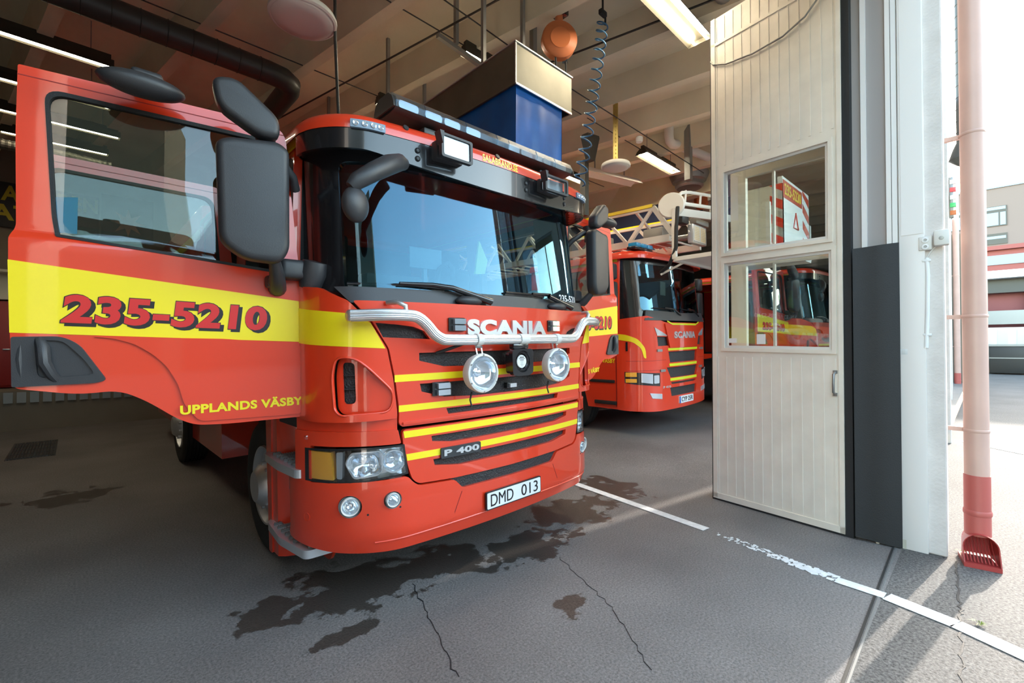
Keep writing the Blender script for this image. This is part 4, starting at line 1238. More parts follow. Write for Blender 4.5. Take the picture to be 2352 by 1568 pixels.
# =================================================================== LADDER TRUCK IN THE SECOND BAY
F2 = surface(.95, .38, .085)
W2 = surface(.93, .34, .10, .06, lambda z: .10 * (z - 2.1))
U2 = lambda x: uof(x, .95, .38)
lt = thing('ladder_truck', 'red turntable ladder truck with rescue cage, standing in the next bay behind the folded door', 'ladder truck', (7.87, 3.70, .0))
lt.rotation_euler = (0, -math.radians(1.5), 0)
if True:
    root = lt
    sl1 = [(-.545, 1.500), (.545, 1.500), (.50, 1.315), (-.50, 1.315)]
    sl2 = [(-.60, 1.232), (.60, 1.232), (.49, 1.055), (-.49, 1.055)]
    sl3 = [(-.48, .975), (.48, .975), (.45, .940), (-.45, .940)]
    sl4 = [(-.51, .885), (.51, .885), (.47, .735), (-.47, .735)]
    ve = [(-.855, 1.762), (-.560, 1.752), (-.512, 1.605), (-.832, 1.600)]
    body = [(-1.56, .56), (-1.56, 2.05), (-1.08, 2.105), (-.62, 2.0), (.62, 2.0), (1.08, 2.105), (1.56, 2.05), (1.56, .56), (.8, .515), (-.8, .515)]
    m = MB(); m.panel(roundpoly(body, .03, 3), [sl1, sl2, sl3, sl4, ve, mirx(ve)[::-1]], F2, t=.04, du=.06, dz=.15)
    fp = m.build('front_panel', 'red', root, 30)
    m = MB(); m.panel([(-.86, 1.80), (-.62, .70), (.62, .70), (.86, 1.80)], (), F2, t=.01, d0=-.03, du=.08); m.build('grille', 'mesh', fp)
    m = MB(); m.panel(roundpoly([(-.66, 1.985), (.66, 1.985), (.52, 1.565), (-.52, 1.565)], .03), (), F2, t=.02, d0=.022, du=.08); m.build('hood_shield', 'red', fp, 40)
    for a in ([(-.60, 2.005), (-.44, 1.955), (.44, 1.955), (.60, 2.005), (.60, 2.03), (.46, 1.985), (-.46, 1.985), (-.60, 2.03)], [(-.555, 1.52), (.555, 1.52), (.56, 1.560), (-.56, 1.560)], [(-.52, 1.25), (.52, 1.25), (.53, 1.295), (-.53, 1.295)], [(-.505, 1.0), (.505, 1.0), (.51, 1.046), (-.51, 1.046)]):
        m = MB(); m.panel(a, (), F2, t=.004, d0=.026 if a[0][1] > 1.9 else .006, du=.08); m.build('reflective_stripe', 'lime', fp)
    m = MB(); m.text('SCANIA', F2, -.40, 1.725, .40, 1.845, d0=.034, t=.014, bold=.045); m.build('lettering', 'silver', fp)
    m = MB(); m.text('P 410', F2, -.71, .885, -.49, .925, d0=.006, t=.006, bold=.03); m.build('lettering', 'silver', fp)
    for s in (-1, 1):
        mx = (lambda p: p) if s < 0 else mirx
        m = MB(); m.panel(mx([(-.93, 1.915), (-.64, 1.80), (-.57, 1.768), (-.86, 1.775)]), (), F2, t=.02, d0=.010, du=.08); m.build('position_lamp', 'led', fp, 40)
        m = MB(); m.panel(mx([(U2(-1.31), 1.010), (U2(-1.31), 1.190), (-.80, 1.150), (-.80, .935), (U2(-1.24), .985)]), (), F2, t=.02, d0=.006, du=.05); h = m.build('headlight', 'black', fp, 40)
        m = MB(); m.panel(mx([(U2(-1.17), 1.015), (U2(-1.17), 1.165), (-.99, 1.145), (-.99, .985)]), (), F2, t=.01, d0=.014, du=.05); m.panel(mx(rect(-.965, .985, -.83, 1.12, .02)), (), F2, t=.01, d0=.014, du=.05); m.build('reflector', 'led', h)
        m = MB(); m.panel(mx(rect(U2(-1.305), 1.11, U2(-1.22), 1.18)), (), F2, t=.01, d0=.014, du=.04); m.panel(mx(rect(U2(-1.305), 1.015, U2(-1.22), 1.075)), (), F2, t=.01, d0=.014, du=.04); m.build('indicator', 'orange', h)
        m = MB(); m.panel(mx([(U2(-1.05), .835), (-.75, .80), (-.75, .715), (U2(-1.0), .745)]), (), F2, t=.01, d0=.008, du=.05); m.build('fog_lamp', 'led', fp)
        m = MB(); m.panel(mx(roundpoly([(-1.62, 1.735), (-1.62, 1.825), (U2(-1.30), 1.80), (U2(-1.20), 1.725), (U2(-1.105), 1.57), (U2(-1.095), 1.40), (U2(-1.13), 1.42), (U2(-1.16), 1.57), (U2(-1.25), 1.68)], .06, 4)), (), F2, t=.004, d0=.004, du=.03); m.build('reflective_stripe', 'yellow', fp)
        m = MB(); m.panel(mx(rect(-1.40, 1.53, -1.37, 1.68, .008)), (), F2, t=.01, d0=.012, du=.03); m.build('side_lamp', 'black', fp)
        for (x, z) in ((-.80, 1.53), (-.72, 1.19)):
            m = MB(); m.panel(mx(rect(x - .07, z - .022, x + .06, z + .018)), (), F2, t=.02, d0=.02, du=.05); m.build('strobe_lamp', 'greysteel', fp)
        for z in (1.36, 1.20): 
            m = MB(); m.panel(mx(rect(-1.4, z, -.62, z + .006)), (), F2, t=.004, d0=.001, du=.05); m.build('panel_joint', 'dred', fp)
        # cab side
        T = lambda u, z, d=0, s=s: (s * (1.31 + d - .03 * max(0, z - 2)), u, z)
        out = [(.52, .56), (.50, 3.10), (2.5, 3.10), (2.5, .95), (2.1, 1.1), (1.6, 1.12), (1.25, .95), (1.15, .56)]
        win = roundpoly([(.66, 2.25), (.66, 2.95), (1.75, 2.95), (1.75, 2.20)], .06)
        m = MB(); m.panel(out, [win], T, t=.05, du=.5); sd = m.build('cab_side', 'red', root)
        m = MB(); m.panel(win, (), T, t=.005, d0=-.01); m.build('window', 'sideglass', sd)
        m = MB(); m.panel([(.52, 1.70), (.52, 1.82), (1.9, 2.04), (1.9, 1.72)], (), T, t=.004, d0=.004); m.build('reflective_stripe', 'yellow', sd)
        m = MB(); m.panel([(.53, 3.02), (.53, 3.09), (2.4, 3.09), (2.4, 3.02)], (), T, t=.004, d0=.006); m.build('reflective_stripe', 'yellow', sd)
        g = (lambda u, z, d=0: T(1.75 - u, z, d)) if s < 0 else (lambda u, z, d=0: T(.55 + u, z, d))
        m = MB(); m.text('UPPLANDS V\u00c4SBY', g, .45, 1.33, 1.17, 1.42, d0=.004, t=.002, bold=.02); m.build('place_name', 'yellow', sd)
        m = MB(); m.text('235-5230', g, .20, 1.86, 1.20, 1.99, d0=.006, t=.002, bold=.03); m.build('number', 'yellow', sd)
        m = MB(); m.box((s * 1.30, .85, 1.02), (.06, .50, .05), bev=.01); m.box((s * 1.30, .78, .66), (.08, .44, .06), bev=.01); m.build('step', 'rubber', sd)
        m = MB(); m.tube([(s * 1.36, .6, 2.72), (s * 1.5, .45, 2.75), (s * 1.58, .42, 2.74)], .025, 8); m.box((s * 1.60, .44, 2.42), (.24, .12, .48), bev=.04); m.box((s * 1.60, .44, 2.82), (.22, .12, .26), bev=.04); m.build('wing_mirror', 'plastic', root, 50)
        m = MB(); m.panel(rect(.56, .6, .575, 2.1), (), T, t=.01, d0=.002); m.build('panel_joint', 'dred', sd)
        make_wheel(root, (s * 1.12, 1.62, .60), s, .50)
        make_wheel(root, (s * 1.12, 5.9, .60), s, .50)
    flat = lambda u, z, d=0: (u, -.005 - d, z)
    m = MB(); m.panel(rect(-.24, .588, .30, .712, .01), (), flat, t=.02, d0=.006); pl = m.build('number_plate', 'plate', fp)
    m = MB(); m.panel(rect(-.238, .59, -.195, .71), (), flat, t=.006, d0=.008); m.build('plate_band', mat('plate_blue', (.02, .10, .45), .4), pl)
    m = MB(); m.text('CYP 25R', flat, -.165, .612, .275, .692, d0=.009, t=.003, bold=.012); m.build('plate_characters', 'blacktext', pl)
    gl = roundpoly([(U2(-1.09), 2.20), (0, 2.17), (U2(1.09), 2.20), (U2(1.06), 2.98), (U2(-1.06), 2.98)], [.08, 0, .08, .08, .08], 4)
    m = MB(); m.panel([(-1.48, 2.05), (1.48, 2.05), (1.46, 3.10), (-1.46, 3.10)], [gl], W2, t=.04, d0=.004, du=.06); m.build('windscreen_surround', 'black', root)
    m = MB(); m.panel(gl, (), W2, t=.004, d0=0, du=.06); ws = m.build('windscreen', 'wsglass', root, 40)
    m = MB(); m.box((-.18, .30, 2.62), (.22, .01, .24), rz=.1); m.build('paper_sheet', 'plate', root)
    m = MB(); m.box((0, .6, 2.05), (2.3, .6, .2), bev=.04); m.box((-.6, 1.6, 2.2), (.5, .2, .9), bev=.05); m.box((.6, 1.6, 2.2), (.5, .2, .9), bev=.05); m.box((0, 2.48, 2.1), (2.5, .05, 1.9)); m.box((0, 1.5, 1.25), (2.4, 1.9, .1)); m.build('cab_interior', 'interior', root)
    for x0, xa in ((-.85, -.1), (-.02, .72)):
        W = lambda x, z, d: Vector(W2(x, z, d))
        m = MB(); m.tube([W(x0, 2.24, .02), W(xa - .2, 2.22, .02)], .010, 6); m.tube([W(x0 + .3, 2.25, .03), W(xa - .2, 2.23, .05), W(xa, 2.13, .06)], .014, 6); m.build('wiper', 'black', root)
    m = MB(); m.panel([(-1.12, 2.03), (1.12, 2.03), (1.05, 2.20), (0, 2.17), (-1.05, 2.20)], (), surface(.95, .38, .085, .0, lambda z: .30 * (z - 2.03)), t=.03, d0=.012, du=.08); m.build('wiper_cowl', 'plastic', root)
    V2 = surface(.95, .38, .085, .04)
    m = MB(); n = 40; us = [-1.54 + 3.08 * k / n for k in range(n + 1)]
    def rr2(ins, z):
        p = [Vector(V2(u, z - .10 * min(1, abs(u) * 0), -ins)) for u in us]; hw = p[-1].x; y0 = p[-1].y
        return p + [Vector((hw, y0 + (2.5 - y0) * k / 4, z)) for k in range(1, 5)] + [Vector((hw - 2 * hw * k / 6, 2.5, z)) for k in range(1, 6)] + [Vector((-hw, 2.5 - (2.5 - y0) * k / 4, z)) for k in range(0, 4)]
    RR = [[m.bm.verts.new(p) for p in rr2(i, z)] for i, z in ((.02, 3.055), (0, 3.06), (.0, 3.12), (.015, 3.155), (.05, 3.18), (.15, 3.195), (.5, 3.205))]
    for A, B in zip(RR, RR[1:]):
        for k in range(len(A)): m._f([A[k], A[(k + 1) % len(A)], B[(k + 1) % len(A)], B[k]])
    m._f(RR[-1]); rf = m.build('roof', 'red', root, 50)
    m = MB(); m.text('SALABRAND.SE', V2, -.15, 3.075, .19, 3.125, d0=.003, t=.002, bold=.01); m.build('lettering', 'yellow', rf)
    for x0, x1 in ((-1.22, -.66), (.62, 1.1)):
        m = MB(); m.box(((x0 + x1) / 2, .30, 3.225), (x1 - x0, .16, .05), bev=.01); bl = m.build('beacon', 'black', root)
        k = 3
        for q in range(k):
            m = MB(); m.box((x0 + (x1 - x0) * (q + .5) / k, .285, 3.275), ((x1 - x0) / k - .02, .16, .07), bev=.015); m.build('beacon_lens', 'bluelens', bl, 40)
    # chassis and body behind
    m = MB(); m.box((0, 5.4, 1.15), (2.45, 5.6, 1.1), bev=.03); m.box((0, 5.4, 1.95), (2.0, 5.0, .5)); m.box((0, 1.4, .80), (2.2, 2.2, .4)); m.build('chassis_body', 'red', root)
    # ladder: two trussed sides with rungs, lying forward over the cab
    m = MB()
    za, zb2 = 4.00, 3.42
    for x in (-.56, .62):
        m.bar((x, -.05, zb2), (x, 8.2, zb2 + .10), .07, .12); m.bar((x, .25, za - .02), (x, 8.2, za + .18), .05, .05)
        for k in range(8):
            y0 = .25 + k * 1.0
            m.bar((x, y0, za), (x, y0 + .5, zb2), .045, .05); m.bar((x, y0 + .5, zb2), (x, y0 + 1.0, za), .045, .05)
        m.bar((x, .25, za), (x, -.10, zb2 + .05), .06, .08)
    for k in range(22): m.cyl((-.56, .1 + k * .36, zb2 + .03), (.62, .1 + k * .36, zb2 + .03), .018, 8)
    for k in range(6): m.bar((-.56, .6 + k * 1.3, za), (.62, .6 + k * 1.3, zb2), .04)
    lad = m.build('ladder', 'offwhite', root, 30)
    m = MB(); m.bar((-.60, .25, za + .02), (-.60, 8.2, za + .22), .02, .055); m.bar((.66, .25, za + .02), (.66, 8.2, za + .22), .02, .055); m.build('ladder_rail', 'yellow', lad)
    m = MB()
    m.lathe([(.13, -.05), (.16, -.04), (.16, .04), (.13, .05), (.13, -.05)], (-.62, 1.35, 3.74), (1, 0, 0), 28)
    m.tube([(-.4, 5, 3.55), (-.3, 2.5, 3.5), (-.2, .8, 3.48), (0, -.2, 3.5)], .05, 10); m.tube([(.2, 5, 3.6), (.25, 2, 3.56), (.1, .3, 3.52)], .035, 8)
    m.box((.1, .5, 3.6), (.5, .4, .3), bev=.03); m.box((-.25, 1.6, 3.62), (.3, .5, .2), bev=.03)
    m.build('ladder_hose_guide', 'greysteel', lad, 40)
    # rescue cage hung in front of the cab
    m = MB()
    x0, x1, yA, yB, z0, z1 = -1.22, .78, -1.75, -.45, 2.93, 3.50
    def fr_(p, q, w=.06, h=None): m.bar(p, q, w, h or w)
    fr_((x0, yB, z0), (x1, yB, z0), .05, .07); fr_((x0, yB, z0), (x0, yB, z1), .06); fr_((x1, yB, z0), (x1, yB, z1), .06)
    fr_((x0, yA, z0), (x0, yB, z0), .05, .06); fr_((x1, yA, z0), (x1, yB, z0), .05, .06); fr_((x0, yA, z0), (x1, yA, z0), .05, .06)
    fr_((x0, yA, z0), (x0, yA, z1), .05); fr_((x1, yA, z0), (x1, yA, z1), .05)
    fr_((x0 + .05, yB, 3.66), (x1, yB - .1, 3.86), .05, .12)
    fr_((x0, yB, z1), (x0, yB, 3.70), .05)
    m.box((0 - .2, (yA + yB) / 2, z0 + .01), (x1 - x0, yB - yA, .02))
    cage = m.build('rescue_cage', 'offwhite', root, 30)
    m = MB()
    m.tube([(x0 + .10, yB, 3.74), (x0 + .13, yB, 3.92), (x0 + .28, yB, 4.0), (x0 + .55, yB, 4.06), (x1, yB, 4.26)], .026, 10)
    m.tube([(x0 + .12, yB, 3.80), (x0 + .20, yB, 3.82), (x1, yB, 4.05)], .03, 10)
    for x in (-.85, -.30, .2): m.tube([(x, yB, 3.86 + .1 * (x + .9)), (x + .04, yB, 4.06 + .13 * (x + .85))], .018, 8)
    m.build('cage_rail', 'white', cage, 60)
    m = MB()
    m.lathe([(0, .03), (.18, .03), (.20, .0), (.18, -.03), (0, -.03)], (x0 + .02, yB + .05, 3.76), (1, .3, 0), 24); m.build('pivot_plate', 'offwhite', cage, 40)
    m = MB(); m.box((x0 + .34, yB + .05, 3.60), (.24, .16, .16), bev=.03); m.build('cage_mount', 'dsteel', cage, 40)
    m = MB(); m.cyl((.30, yB + .05, 3.92), (.30, yB - .05, 3.92), .10, 20); m.build('pivot_boss', 'offwhite', cage, 40)
    m = MB(); m.box((-.1, yB + .1, 3.68), (.5, .12, .10), bev=.02); m.build('control_box', 'greysteel', cage, 40)
    m = MB(); m.tube([(x0 + .02, yB - .05, 3.72), (x0 - .02, yB - .04, 3.4), (x0 - .02, yB - .03, 3.1), (x0 + .02, yB + .1, 2.86), (x0 + .14, yB + .3, 2.78)], .028, 10); m.tube([(x0 + .12, yB, 3.78), (x0 + .05, yB, 3.86), (x0 + .05, yB, 3.6)], .025, 8); m.build('cage_cable', 'rubber', cage, 60)
    m = MB(); m.bar((x0 + .30, yB, z0 - .02), (x0 + .12, yB + .3, 2.74), .03); m.build('cage_strut', 'offwhite', cage)
    # flood lamp
    m = MB(); m.box((-.56, yB - .06, 3.375), (.50, .10, .30), bev=.02)
    for k in range(9): m.box((-.31, yB - .02, 3.25 + k * .03), (.03, .13, .012))
    fl = m.build('flood_lamp', 'silver', cage)
    for k in (0, 1):
        m = MB(); m.box((-.70 + k * .225, yB - .115, 3.375), (.19, .01, .24)); q = m.build('led_panel', 'plate', fl)
        m = MB()
        for a in range(4):
            for c in range(8): m.ball((-.77 + k * .225 + a * .045, yB - .122, 3.28 + c * .027), (.011, .004, .011), seg=8, rings=5)
        m.build('led', 'ledyellow', fl)
    # front board of the cage with warning stripes
    bx0, bx1, bz0, bz1 = -.67, .70, 2.98, 3.97
    Fb = lambda u, z, d=0: (u, yA - .02 - d, z); Fs = lambda u, z, d=0: (bx0 - d, yA - .02 + u, z)
    m = MB(); m.panel(rect(bx0, bz0, bx1, bz1), (), Fb, t=.06, d0=0); bd = m.build('warning_board', 'plate', cage)
    m = MB(); m.panel(rect(0, bz0, .68, bz1 - .1), (), Fs, t=.05, d0=0); m.build('side_board', 'cream', bd)
    m = MB(); m.panel(rect(bx0 + .02, 3.68, bx1 - .40, 3.93), (), Fb, t=.004, d0=.003); hd2 = m.build('number_field', 'red', bd)
    m = MB(); m.text('235-5230', Fb, bx0 + .08, 3.73, bx1 - .46, 3.89, d0=.006, t=.002, bold=.02); m.build('number', 'yellow', bd)
    m = MB()
    for k in range(4):
        z = 2.98 + k * .26
        m.panel([(bx1 - .36, z + .14), (bx1 - .02, z), (bx1 - .02, min(z + .13, bz1)), (bx1 - .36, min(z + .27, bz1))], (), Fb, t=.003, d0=.003)
        m.panel([(.0, z), (.16, z + .10), (.16, min(bz1 - .1, z + .23)), (.0, min(bz1 - .1, z + .13))], (), Fs, t=.003, d0=.003)
    m.build('chevron', 'red', bd)
    m = MB(); m.tube([Fb(-.05, 3.55, .004), Fb(-.17, 3.32, .004), Fb(.07, 3.32, .004)], .012, 6, closed=True); m.build('warning_triangle', 'red', bd)

# =================================================================== THIRD ENGINE, SEEN THROUGH THE DOOR WINDOWS
e3 = thing('fire_engine', 'red fire engine numbered 235-5240, seen only through the lower window of the folded door', 'fire engine', (11.75, 2.25, .24))
e3.rotation_euler = (0, -ROLL, 0)
make_engine(e3, '235-5240', full=False, doors='left')
# =================================================================== UNDER THE CEILING
def ceiling_light(x0, x1, y, label, z=5.25, twin=True, w=.065, tm='tube'):
    cx = (x0 + x1) / 2; L = x1 - x0
    t = thing('ceiling_light', label, 'ceiling light', (cx, y, z), 0, 'twin fluorescent ceiling lights')
    m = MB()
    m.prism([(-.04, .07), (-w * .67, .03), (-w, -.035), (-w * .97, -.04), (-w * .6, .015), (w * .6, .015), (w * .97, -.04), (w, -.035), (w * .67, .03), (.04, .07)], (-L / 2, 0, 0), (0, 1, 0), (0, 0, 1), (1, 0, 0), -L)
    m.box((0, 0, .10), (L * .96, .06, .07))
    for s in (-1, 1): m.prism([(-w, -.038), (-w * .67, .03), (w * .67, .03), (w, -.038)], (s * L / 2, 0, 0), (0, 1, 0), (0, 0, 1), (1, 0, 0), .006)
    m.build('housing', 'lampbody', t)
    for s in ((-1, 1) if twin else (0,)):
        m = MB(); m.cyl((-L / 2 + .03, s * w * .5, -.012), (L / 2 - .03, s * w * .5, -.012), .014, 10); m.build('tube', tm, t)
    m = MB()
    for s in (-1, 1): m.cyl((s * L * .35, 0, .13), (s * L * .35, 0, .14 + (H - z - .14)), .006, 6)
    m.build('hanger', 'greysteel', t)
    return t
ceiling_light(3.95, 5.40, 2.33, 'nearest fluorescent ceiling light, large and bright at the top beside the folded door leaf', w=.15)
ceiling_light(7.70, 9.05, 4.46, 'lit fluorescent ceiling light hanging to the right of the small white dish', w=.13)
ceiling_light(3.46, 4.80, 4.46, 'fluorescent ceiling light half hidden behind the sheet-metal hood')
ceiling_light(3.24, 4.60, 6.27, 'fluorescent ceiling light showing just above the left end of the light bar')
ceiling_light(7.00, 8.30, 6.17, 'fluorescent ceiling light behind the dangling blue air hose')
ceiling_light(-1.15, .35, 7.92, 'long fluorescent ceiling light above the top left corner of the opened cab door', tm='tubedim')
ceiling_light(-1.10, .38, 9.28, 'second fluorescent ceiling light down, cut by the left edge of the opened cab door', tm='tubedim')
ceiling_light(-1.00, .56, 10.50, 'third fluorescent ceiling light down, beside the upper part of the opened cab door', tm='tubedim')
ceiling_light(-.95, .45, 11.55, 'furthest fluorescent ceiling light, seen low through the opened cab door window', tm='tubedim')
ceiling_light(-1.20, .31, 6.45, 'fluorescent ceiling light at the very top above the dark spiral duct', tm='tubedim')

# dark channel rail with its hanger next to the half hidden light
t = thing('mounting_rail', 'grey steel channel hung on a post beside the light at the hood', 'rail', (3.25, 4.25, 5.08))
m = MB(); m.bar((-.32, .0, .0), (.36, .06, -.02), .05, .05); m.build('channel', 'greysteel', t)
m = MB(); m.bar((-.06, 0, .02), (-.06, 0, .67), .045, .045); m.build('post', 'greysteel', t)

# sheet-metal hood with blue curtain
hd = thing('extraction_hood', 'sheet-metal extraction hood with a blue tarpaulin skirt over the front engine', 'hood', (2.92, 2.98, 3.2))
m = MB()
def shell(m, x0, x1, y0, y1, z0, z1, t=.012):
    m.box(((x0 + x1) / 2, y0 + t / 2, (z0 + z1) / 2), (x1 - x0, t, z1 - z0)); m.box(((x0 + x1) / 2, y1 - t / 2, (z0 + z1) / 2), (x1 - x0, t, z1 - z0))
    m.box((x0 + t / 2, (y0 + y1) / 2, (z0 + z1) / 2), (t, y1 - y0 - 2 * t, z1 - z0)); m.box((x1 - t / 2, (y0 + y1) / 2, (z0 + z1) / 2), (t, y1 - y0 - 2 * t, z1 - z0))
shell(m, 0, .82, 0, 5.2, .80, 1.19); m.box((.41, 2.6, 1.18), (.80, 5.16, .012))
hm = m.build('hood_box', 'zinc', hd, flat=True)
m = MB(); m.box((.41, .0, 1.188), (.84, .02, .012)); m.box((0, 2.6, 1.188), (.02, 5.2, .012)); m.box((.0, .0, .99), (.012, .012, .38)); m.box((.41, 0, .80), (.82, .012, .02)); m.build('seam', 'alu', hm)
m = MB()
def curtain(m, p0, p1, z0, z1, amp=.012, n=60, wv=9):
    p0, p1 = Vector(p0), Vector(p1); d = (p1 - p0); nn = Vector((-d.y, d.x)).normalized(); rows = []
    for j in range(5):
        f_ = j / 4; rows.append([])
        for i in range(n + 1):
            u = i / n; a = amp * (1.2 - f_) * (math.sin(u * wv) + .5 * math.sin(u * wv * 2.3 + 1))
            p = p0 + d * u + nn * a; rows[-1].append(m.bm.verts.new((p.x, p.y, z0 + (z1 - z0) * f_)))
    for j in range(4):
        for i in range(n): m._f([rows[j][i], rows[j][i + 1], rows[j + 1][i + 1], rows[j + 1][i]])
curtain(m, (.035, .03), (.70, .03), .0, .81); curtain(m, (.035, .03), (.035, 5.1), .0, .81, n=90, wv=40); curtain(m, (.70, .03), (.70, 5.1), .0, .81, n=90, wv=37)
m.build('curtain', 'bluecloth', hd, 60)
m = MB(); m.prism(roundpoly([(.05, .0), (.05, .16), (.20, .14), (.30, .06), (.70, -.02), (.70, -.05)], .04), (0, .012, .0), (1, 0, 0), (0, 0, 1), (0, 1, 0), .008); m.build('dark_flap', 'rubber', hd)
for y in (.6, 2.6, 4.6):
    for x in (.12, .70):
        m = MB(); m.bar((x, y, 1.19), (x, y, 2.55), .04, .04); m.build('hanger_post', 'greysteel', hd)

# orange hose reels
def hose_reel(loc, label, rz, sc=1.0):
    t = thing('hose_reel', label, 'hose reel', loc, rz, 'orange hose reels')
    m = MB(); r = .205 * sc
    m.lathe([(0, .075), (r * .55, .08), (r * .60, .070), (r * .90, .065), (r, .045), (r, -.045), (r * .9, -.065), (0, -.07)], (0, 0, 0), (-.75, -1, -.1), 32)
    ds = m.build('casing', 'oreel', t, 40)
    m = MB(); m.tube([(0, 0, r * .7), (0, 0, r + .10)], .045, 10); m.build('yoke', 'oreel', t, 40)
    if loc[2] > 5.1:
        m = MB(); m.bar((0, 0, r + .2), (0, 0, H - loc[2] + .01), .05, .05); m.build('hanger', 'greysteel', t)
    m = MB(); m.box((0, .0, r + .15), (.17, .16, .13), bev=.012); m.build('wall_bracket', 'black', t)
    m = MB(); m.bar((.08, -.02, -r * .35), (.13, .02, -r * .95), .06, .05); m.build('outlet_guide', 'black', t)
    m = MB(); m.tube([(.12, .0, -.19), (.13, .0, -.45), (.12, .0, -.62), (.02, .0, -.50), (-.05, .0, -.38), (-.06, 0, -.22)], .013, 8); m.build('hose', 'rubber', t, 60)
    return t
hose_reel((3.99, 3.36, 5.08), 'orange hose reel hanging from the ceiling right behind the sheet-metal hood', 0)
hose_reel((11.1, 4.8, 5.15), 'distant orange hose reel beside the tall folded door leaf', .3, .95)
# second reel has its own stand: channel posts
def post(name, label, a, b, w, m_, cat='post', foot=None):
    t = thing(name, label, cat, a)
    m = MB(); m.bar((0, 0, 0), Vector(b) - Vector(a), w, w); m.build('channel', m_, t)
    if foot: foot(t)
    return t
post('strut_post', 'grey channel post hanging from the ceiling near the distant orange hose reel', (8.35, 3.85, 4.72), (8.35, 3.85, 5.75), .11, 'greysteel')
post('strut_post', 'slim steel post in front of the distant orange hose reel', (10.4, 4.3, 4.9), (10.4, 4.3, 5.75), .07, 'greysteel')
post('strut_post', 'perforated steel post rising from behind the hood next to the near hose reel', (4.29, 4.05, 4.3), (4.29, 4.05, 5.75), .07, 'greysteel')
def cone(t):
    m = MB(); m.prism([(-.04, 0), (-.17, .34), (-.15, .40), (.16, .44), (.17, .40), (.04, 0)], (0, -.06, .86), (1, 0, 0), (0, 0, 1), (0, 1, 0), .12); m.build('bracket_head', 'dsteel', t)
post('strut_post', 'dark post with a flared head just right of the dangling blue air hose', (5.98, 4.5, 3.7), (5.98, 4.5, 4.6), .10, 'dsteel', foot=cone)

# coiled blue air hose
t = thing('air_hose', 'blue coiled air hose dangling between the hood and the folded door', 'air hose', (4.34, 3.0, 5.42))
m = MB(); pts = []
nt_ = 15
for k in range(nt_ * 14 + 1):
    u = k / (nt_ * 14); a = 2 * PI * nt_ * u
    z = -.12 - 2.0 * (u ** 1.15)
    cx = -.45 * u ** 1.3; r = .062
    pts.append((cx + r * math.cos(a), r * math.sin(a), z + .02 * math.sin(a)))
m.tube(pts, .0085, 6); m.build('coil', 'bluehose', t, 60)
m = MB(); m.cyl((0, 0, .0), (0, 0, .33), .012, 8); m.box((0, 0, -.03), (.11, .05, .06), bev=.01); m.cyl((.05, 0, -.04), (.05, 0, -.14), .012, 8); m.build('coupling', 'rubber', t)

# round dishes
def dish(loc, label, r, stem):
    t = thing('ceiling_dish', label, 'dish', loc, 0, 'white round ceiling dishes')
    m = MB(); m.lathe([(0, -.035), (r * .55, -.032), (r * .86, -.018), (r * .90, -.004), (r * .93, -.010), (r * .99, .0), (r, .02), (r * .96, .045), (r * .5, .06), (0, .062)], (0, 0, 0), (0, 0, 1), 48); m.build('bowl', 'offwhite', t, 50)
    stem(t); return t
def stemA(t):
    m = MB(); m.bar((0, 0, .06), (0, 0, 1.36), .03, .03); m.build('hanger', 'dsteel', t)
def stemB(t):
    m = MB(); m.bar((0, 0, .05), (0, 0, 1.10), .085, .012)
    for k in range(16): m.box((0, -.008, .09 + k * .06), (.045, .006, .022))
    m.build('perforated_stem', 'perf', t)
dish((1.40, 4.05, 4.38), 'large white round dish on the dark ceiling above the front engine', .275, stemA)
dish((6.05, 3.95, 4.36), 'small white round dish on a perforated stem near the middle of the ceiling', .225, stemB)

# spiral ducts and pipes
t = thing('spiral_duct', 'dark spiral duct with a bright streak running under the ceiling on the left', 'duct', (0, 6.22, 5.02))
m = MB(); m.tube([(-4.0, 0, 0), (1.75, 0, 0), (1.92, .02, 0), (2.02, .10, 0), (2.06, .25, 0), (2.06, 3.5, .0)], .135, 20); du = m.build('duct_run', 'dsteel', t, 50)
for k in range(22):
    x = -3.2 + k * .23; m = MB(); m.tube([(x, .138 * math.cos(q * PI / 10), .138 * math.sin(q * PI / 10)) for q in range(20)], .005, 5, closed=True); m.build('duct_seam', 'dsteel', t)
t = thing('flexible_duct', 'ribbed foil duct along the left wall behind the opened cab door', 'duct', (-1.6, 11, 4.86))
m = MB(); pp = [(k * .035, 0, .012 * math.sin(k * .2)) for k in range(60)]; m.tube(pp, [.075 + .008 * (k % 2) for k in range(60)], 14); m.build('duct_run', 'zinc', t, 20)
t = thing('ventilation_pipe', 'pale grey pipe with an elbow near the distant orange hose reel', 'pipe', (8.1, 4.1, 5.55))
m = MB(); m.tube([(-.02, 0, .2), (-.02, 0, .02), (.0, 0, -.08), (.08, -.02, -.12), (.18, -.04, -.10), (2.4, -.25, .02)], .085, 16); m.build('pipe_run', 'offwhite', t, 50)
t = thing('ventilation_pipe', 'thick grey pipe at the top beside the folded door leaf', 'pipe', (5.05, 1.95, 5.48))
m = MB(); m.tube([(-.55, .05, 0), (1.5, -.06, 0)], .10, 16); m.tube([(-.4, -.28, .05), (1.6, -.38, .05)], .085, 16); m.build('pipe_run', 'greysteel', t, 50)
t = thing('exhaust_fan', 'round grey extractor fan housing partly hidden by the folded door leaf', 'fan', (9.9, 4.55, 5.3))
m = MB(); m.lathe([(0, -.18), (.26, -.18), (.30, -.14), (.30, -.06), (.36, -.03), (.42, .12), (.42, .14), (0, .16)], (0, 0, 0), (0, 0, 1), 32); m.build('fan_housing', 'greysteel', t, 40)
m = MB()
for s in (-1, 1): m.bar((s * .34, 0, .12), (s * .34, 0, .40), .05)
m.build('hanger', 'greysteel', t)
t = thing('cable_tray', 'unlit grey trough hanging below the small white dish', 'tray', (8.3, 5.6, 5.1))
